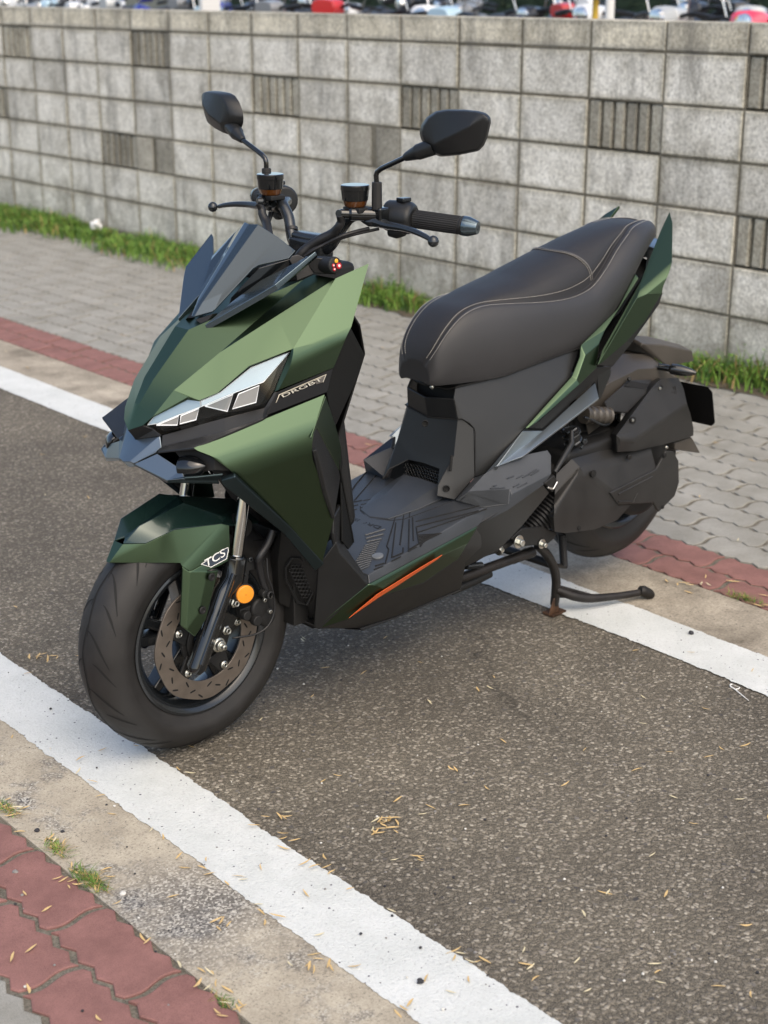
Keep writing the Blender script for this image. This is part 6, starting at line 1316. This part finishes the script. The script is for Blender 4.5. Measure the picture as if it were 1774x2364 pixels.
for i, (p, c) in enumerate(spots):
    k = rnd.choices([0, 1, 2, 3], [5, 4, 2, .6])[0] if c is None else (c if rnd.random() < .8 else rnd.choice([0, 2]))
    if len(protos) < 12:
        vs, fs = leaf_mesh(i, rnd.uniform(.014, .026), rnd.uniform(.0022, .0042), rnd.uniform(.0, .10)); o = meshobj('leaf_bit', vs, fs, LF[k], None); protos.append(o)
    else:
        o = rnd.choice([q for q in protos if q.data.materials[0] == LF[k]] or protos).copy(); COL.objects.link(o)
    far = p.dot(TD) > 1.3; sc__ = rnd.uniform(.9, 1.35)*(1.25 if far else 1.)
    o.location = (p.x, p.y, ground_z(p)+(rnd.uniform(0, .006) if c is not None else 0)); o.rotation_euler = (rnd.uniform(-.15, .15), rnd.uniform(-.12, .12), rnd.uniform(0, 6.28)); o.scale = (sc__,)*3
    cn_ = ['straw-coloured', 'orange-brown', 'pale beige', 'reddish brown'][LF.index(o.data.materials[0])]; t_ = p.dot(TD)
    where = 'on the near white line' if -.262 < t_ < -.1 else 'on the far white line' if 1.078 < t_ < 1.252 else 'on the asphalt between the white lines' if -.1 <= t_ <= 1.078 else 'on the far kerb' if 1.25 <= t_ < 1.49 else 'on the far paving by the wall' if t_ >= 1.49 else 'on the near kerb' if t_ > -.453 else 'on the near red paving'
    if c is not None and i < 20: where = 'in the small pile on the asphalt'
    tag(o, f'{cn_} dry leaf bit {where}', 'leaf', f'{cn_} leaf bits {where}')
# pebbles
PB = [mat('pebble_dark', (.03, .03, .035), .8, bump=1, bscale=400), mat('pebble_grey', (.22, .21, .20), .85, bump=1, bscale=400), mat('pebble_white', (.6, .59, .55), .8, bump=1, bscale=300)]
def pebble(p, r, m, sd):
    bm = bmesh.new(); bmesh.ops.create_icosphere(bm, subdivisions=2, radius=r)
    for v in bm.verts: v.co *= 1+.35*noise.noise(v.co*(1.3/r)+Vector((sd, 0, 0))); v.co.z *= .75
    me = bpy.data.meshes.new('pebble'); bm.to_mesh(me); bm.free(); me.materials.append(m); o = bpy.data.objects.new('pebble', me); COL.objects.link(o); o.location = p+Vector((0, 0, r*.5)); o.rotation_euler = (0, 0, sd); return o
tag(pebble(PZ(971, 2268, .004), .0055, PB[0], 1), 'black stone lying on the near white line, lower centre', 'pebble')
tag(pebble(PZ(36, 2016), .0055, PB[1], 2), 'grey pebble on the red paving, lower left', 'pebble')
tag(pebble(PZ(284, 2066), .0055, PB[2], 3), 'white pebble beside the grass tuft on the kerb', 'pebble')
tag(pebble(PZ(86, 1920), .0055, PB[0], 4), 'dark round stone on the near kerb by the red paving', 'pebble')
tag(pebble(PZ(145, 1922), .004, PB[0], 5), 'smaller dark stone on the near kerb', 'pebble')
tag(pebble(PZ(1596, 1463, .004), .0065, PB[0], 6), 'dark stone on the far white line, right side', 'pebble')
for i in range(150):
    u = rnd.uniform(0, 1774); v = rnd.uniform(1450, 2364); p = PZ(u, v); t = p.dot(TD); 
    o = pebble(Vector((p.x, p.y, ground_z(p)-.0005)), rnd.uniform(.0012, .0030), rnd.choice(PB), i+9); nm_ = ['dark', 'grey', 'white'][PB.index(o.data.materials[0])]; wh_ = 'on the near white line' if -.262 < t < -.1 else 'on the asphalt' if t > -.1 else 'on the near kerb or paving'; tag(o, f'tiny {nm_} loose stone chip {wh_}', 'stone chip', f'{nm_} stone chips {wh_}')
# floss pick
fz = .0022
def F2(X, Y): return PZ(1374+X*.2712, 1100+Y*.2712, fz)
mb = MB().tube([F2(1310, 1908), F2(1250, 1860), F2(1190, 1810), F2(1158, 1790), F2(1152, 1772), F2(1170, 1768)], [.0006, .0013, .0016, .0018, .0017, .0014], 8, curve=3).tube([F2(1190, 1812), F2(1222, 1808), F2(1232, 1796)], .0013, 8).tube([F2(1170, 1768), F2(1232, 1796)], .0004, 5)
pk = mb.build('floss_pick', mat('white_plastic', (.8, .8, .78), .35), None); tag(pk, 'white plastic floss pick lying on the asphalt by the far line', 'floss pick')
# crumpled paper in the grass
bm = bmesh.new(); bmesh.ops.create_icosphere(bm, subdivisions=3, radius=.035)
for v in bm.verts: v.co *= 1+.5*noise.noise(v.co*45)
me = bpy.data.meshes.new('paper_scrap'); bm.to_mesh(me); bm.free(); me.materials.append(mat('paper_white', (.75, .75, .75), .8)); pa = bpy.data.objects.new('paper_scrap', me); COL.objects.link(pa)
q = PZ(223, 520, .06); pa.location = q; tag(pa, 'crumpled white paper scrap lying on the grass, upper left', 'litter')
# grass tufts growing from the joints
def tuft(u, v, n, h, r, label, seed):
    rnd = random.Random(seed); mb = MB(); c = PZ(u, v)
    for _ in range(n):
        a = rnd.uniform(0, 6.28); q = rnd.random()*r; p = c+SD*(math.cos(a)*q)+TD*(math.sin(a)*q*.35)
        blade(mb, Vector((p.x, p.y, 0)), rnd.uniform(.4, 1)*h, rnd.uniform(.6, 2.2), rnd.uniform(0, 6.28), rnd.uniform(.0010, .0022), rnd.choices([0, 1, 2], [5, 4, 2])[0], rnd)
    o = meshobj('grass_tuft', mb.v, mb.f, [GR1, GR2, GR3], None, mb.mi); tag(o, label, 'grass tuft')
tuft(208, 2035, 260, .020, .055, 'green and straw coloured tuft between red paving and near kerb', 1)
tuft(132, 1962, 130, .018, .045, 'smaller sparse tuft beyond the first on the near kerb edge', 2)
tuft(18, 1872, 90, .018, .04, 'dry tuft at the left edge of the red paving', 3)
tuft(515, 2312, 70, .010, .03, 'small withered tuft at the bottom of the red paving', 4)
tuft(1722, 1385, 160, .022, .06, 'low green tuft between far kerb and red paving at right', 5)
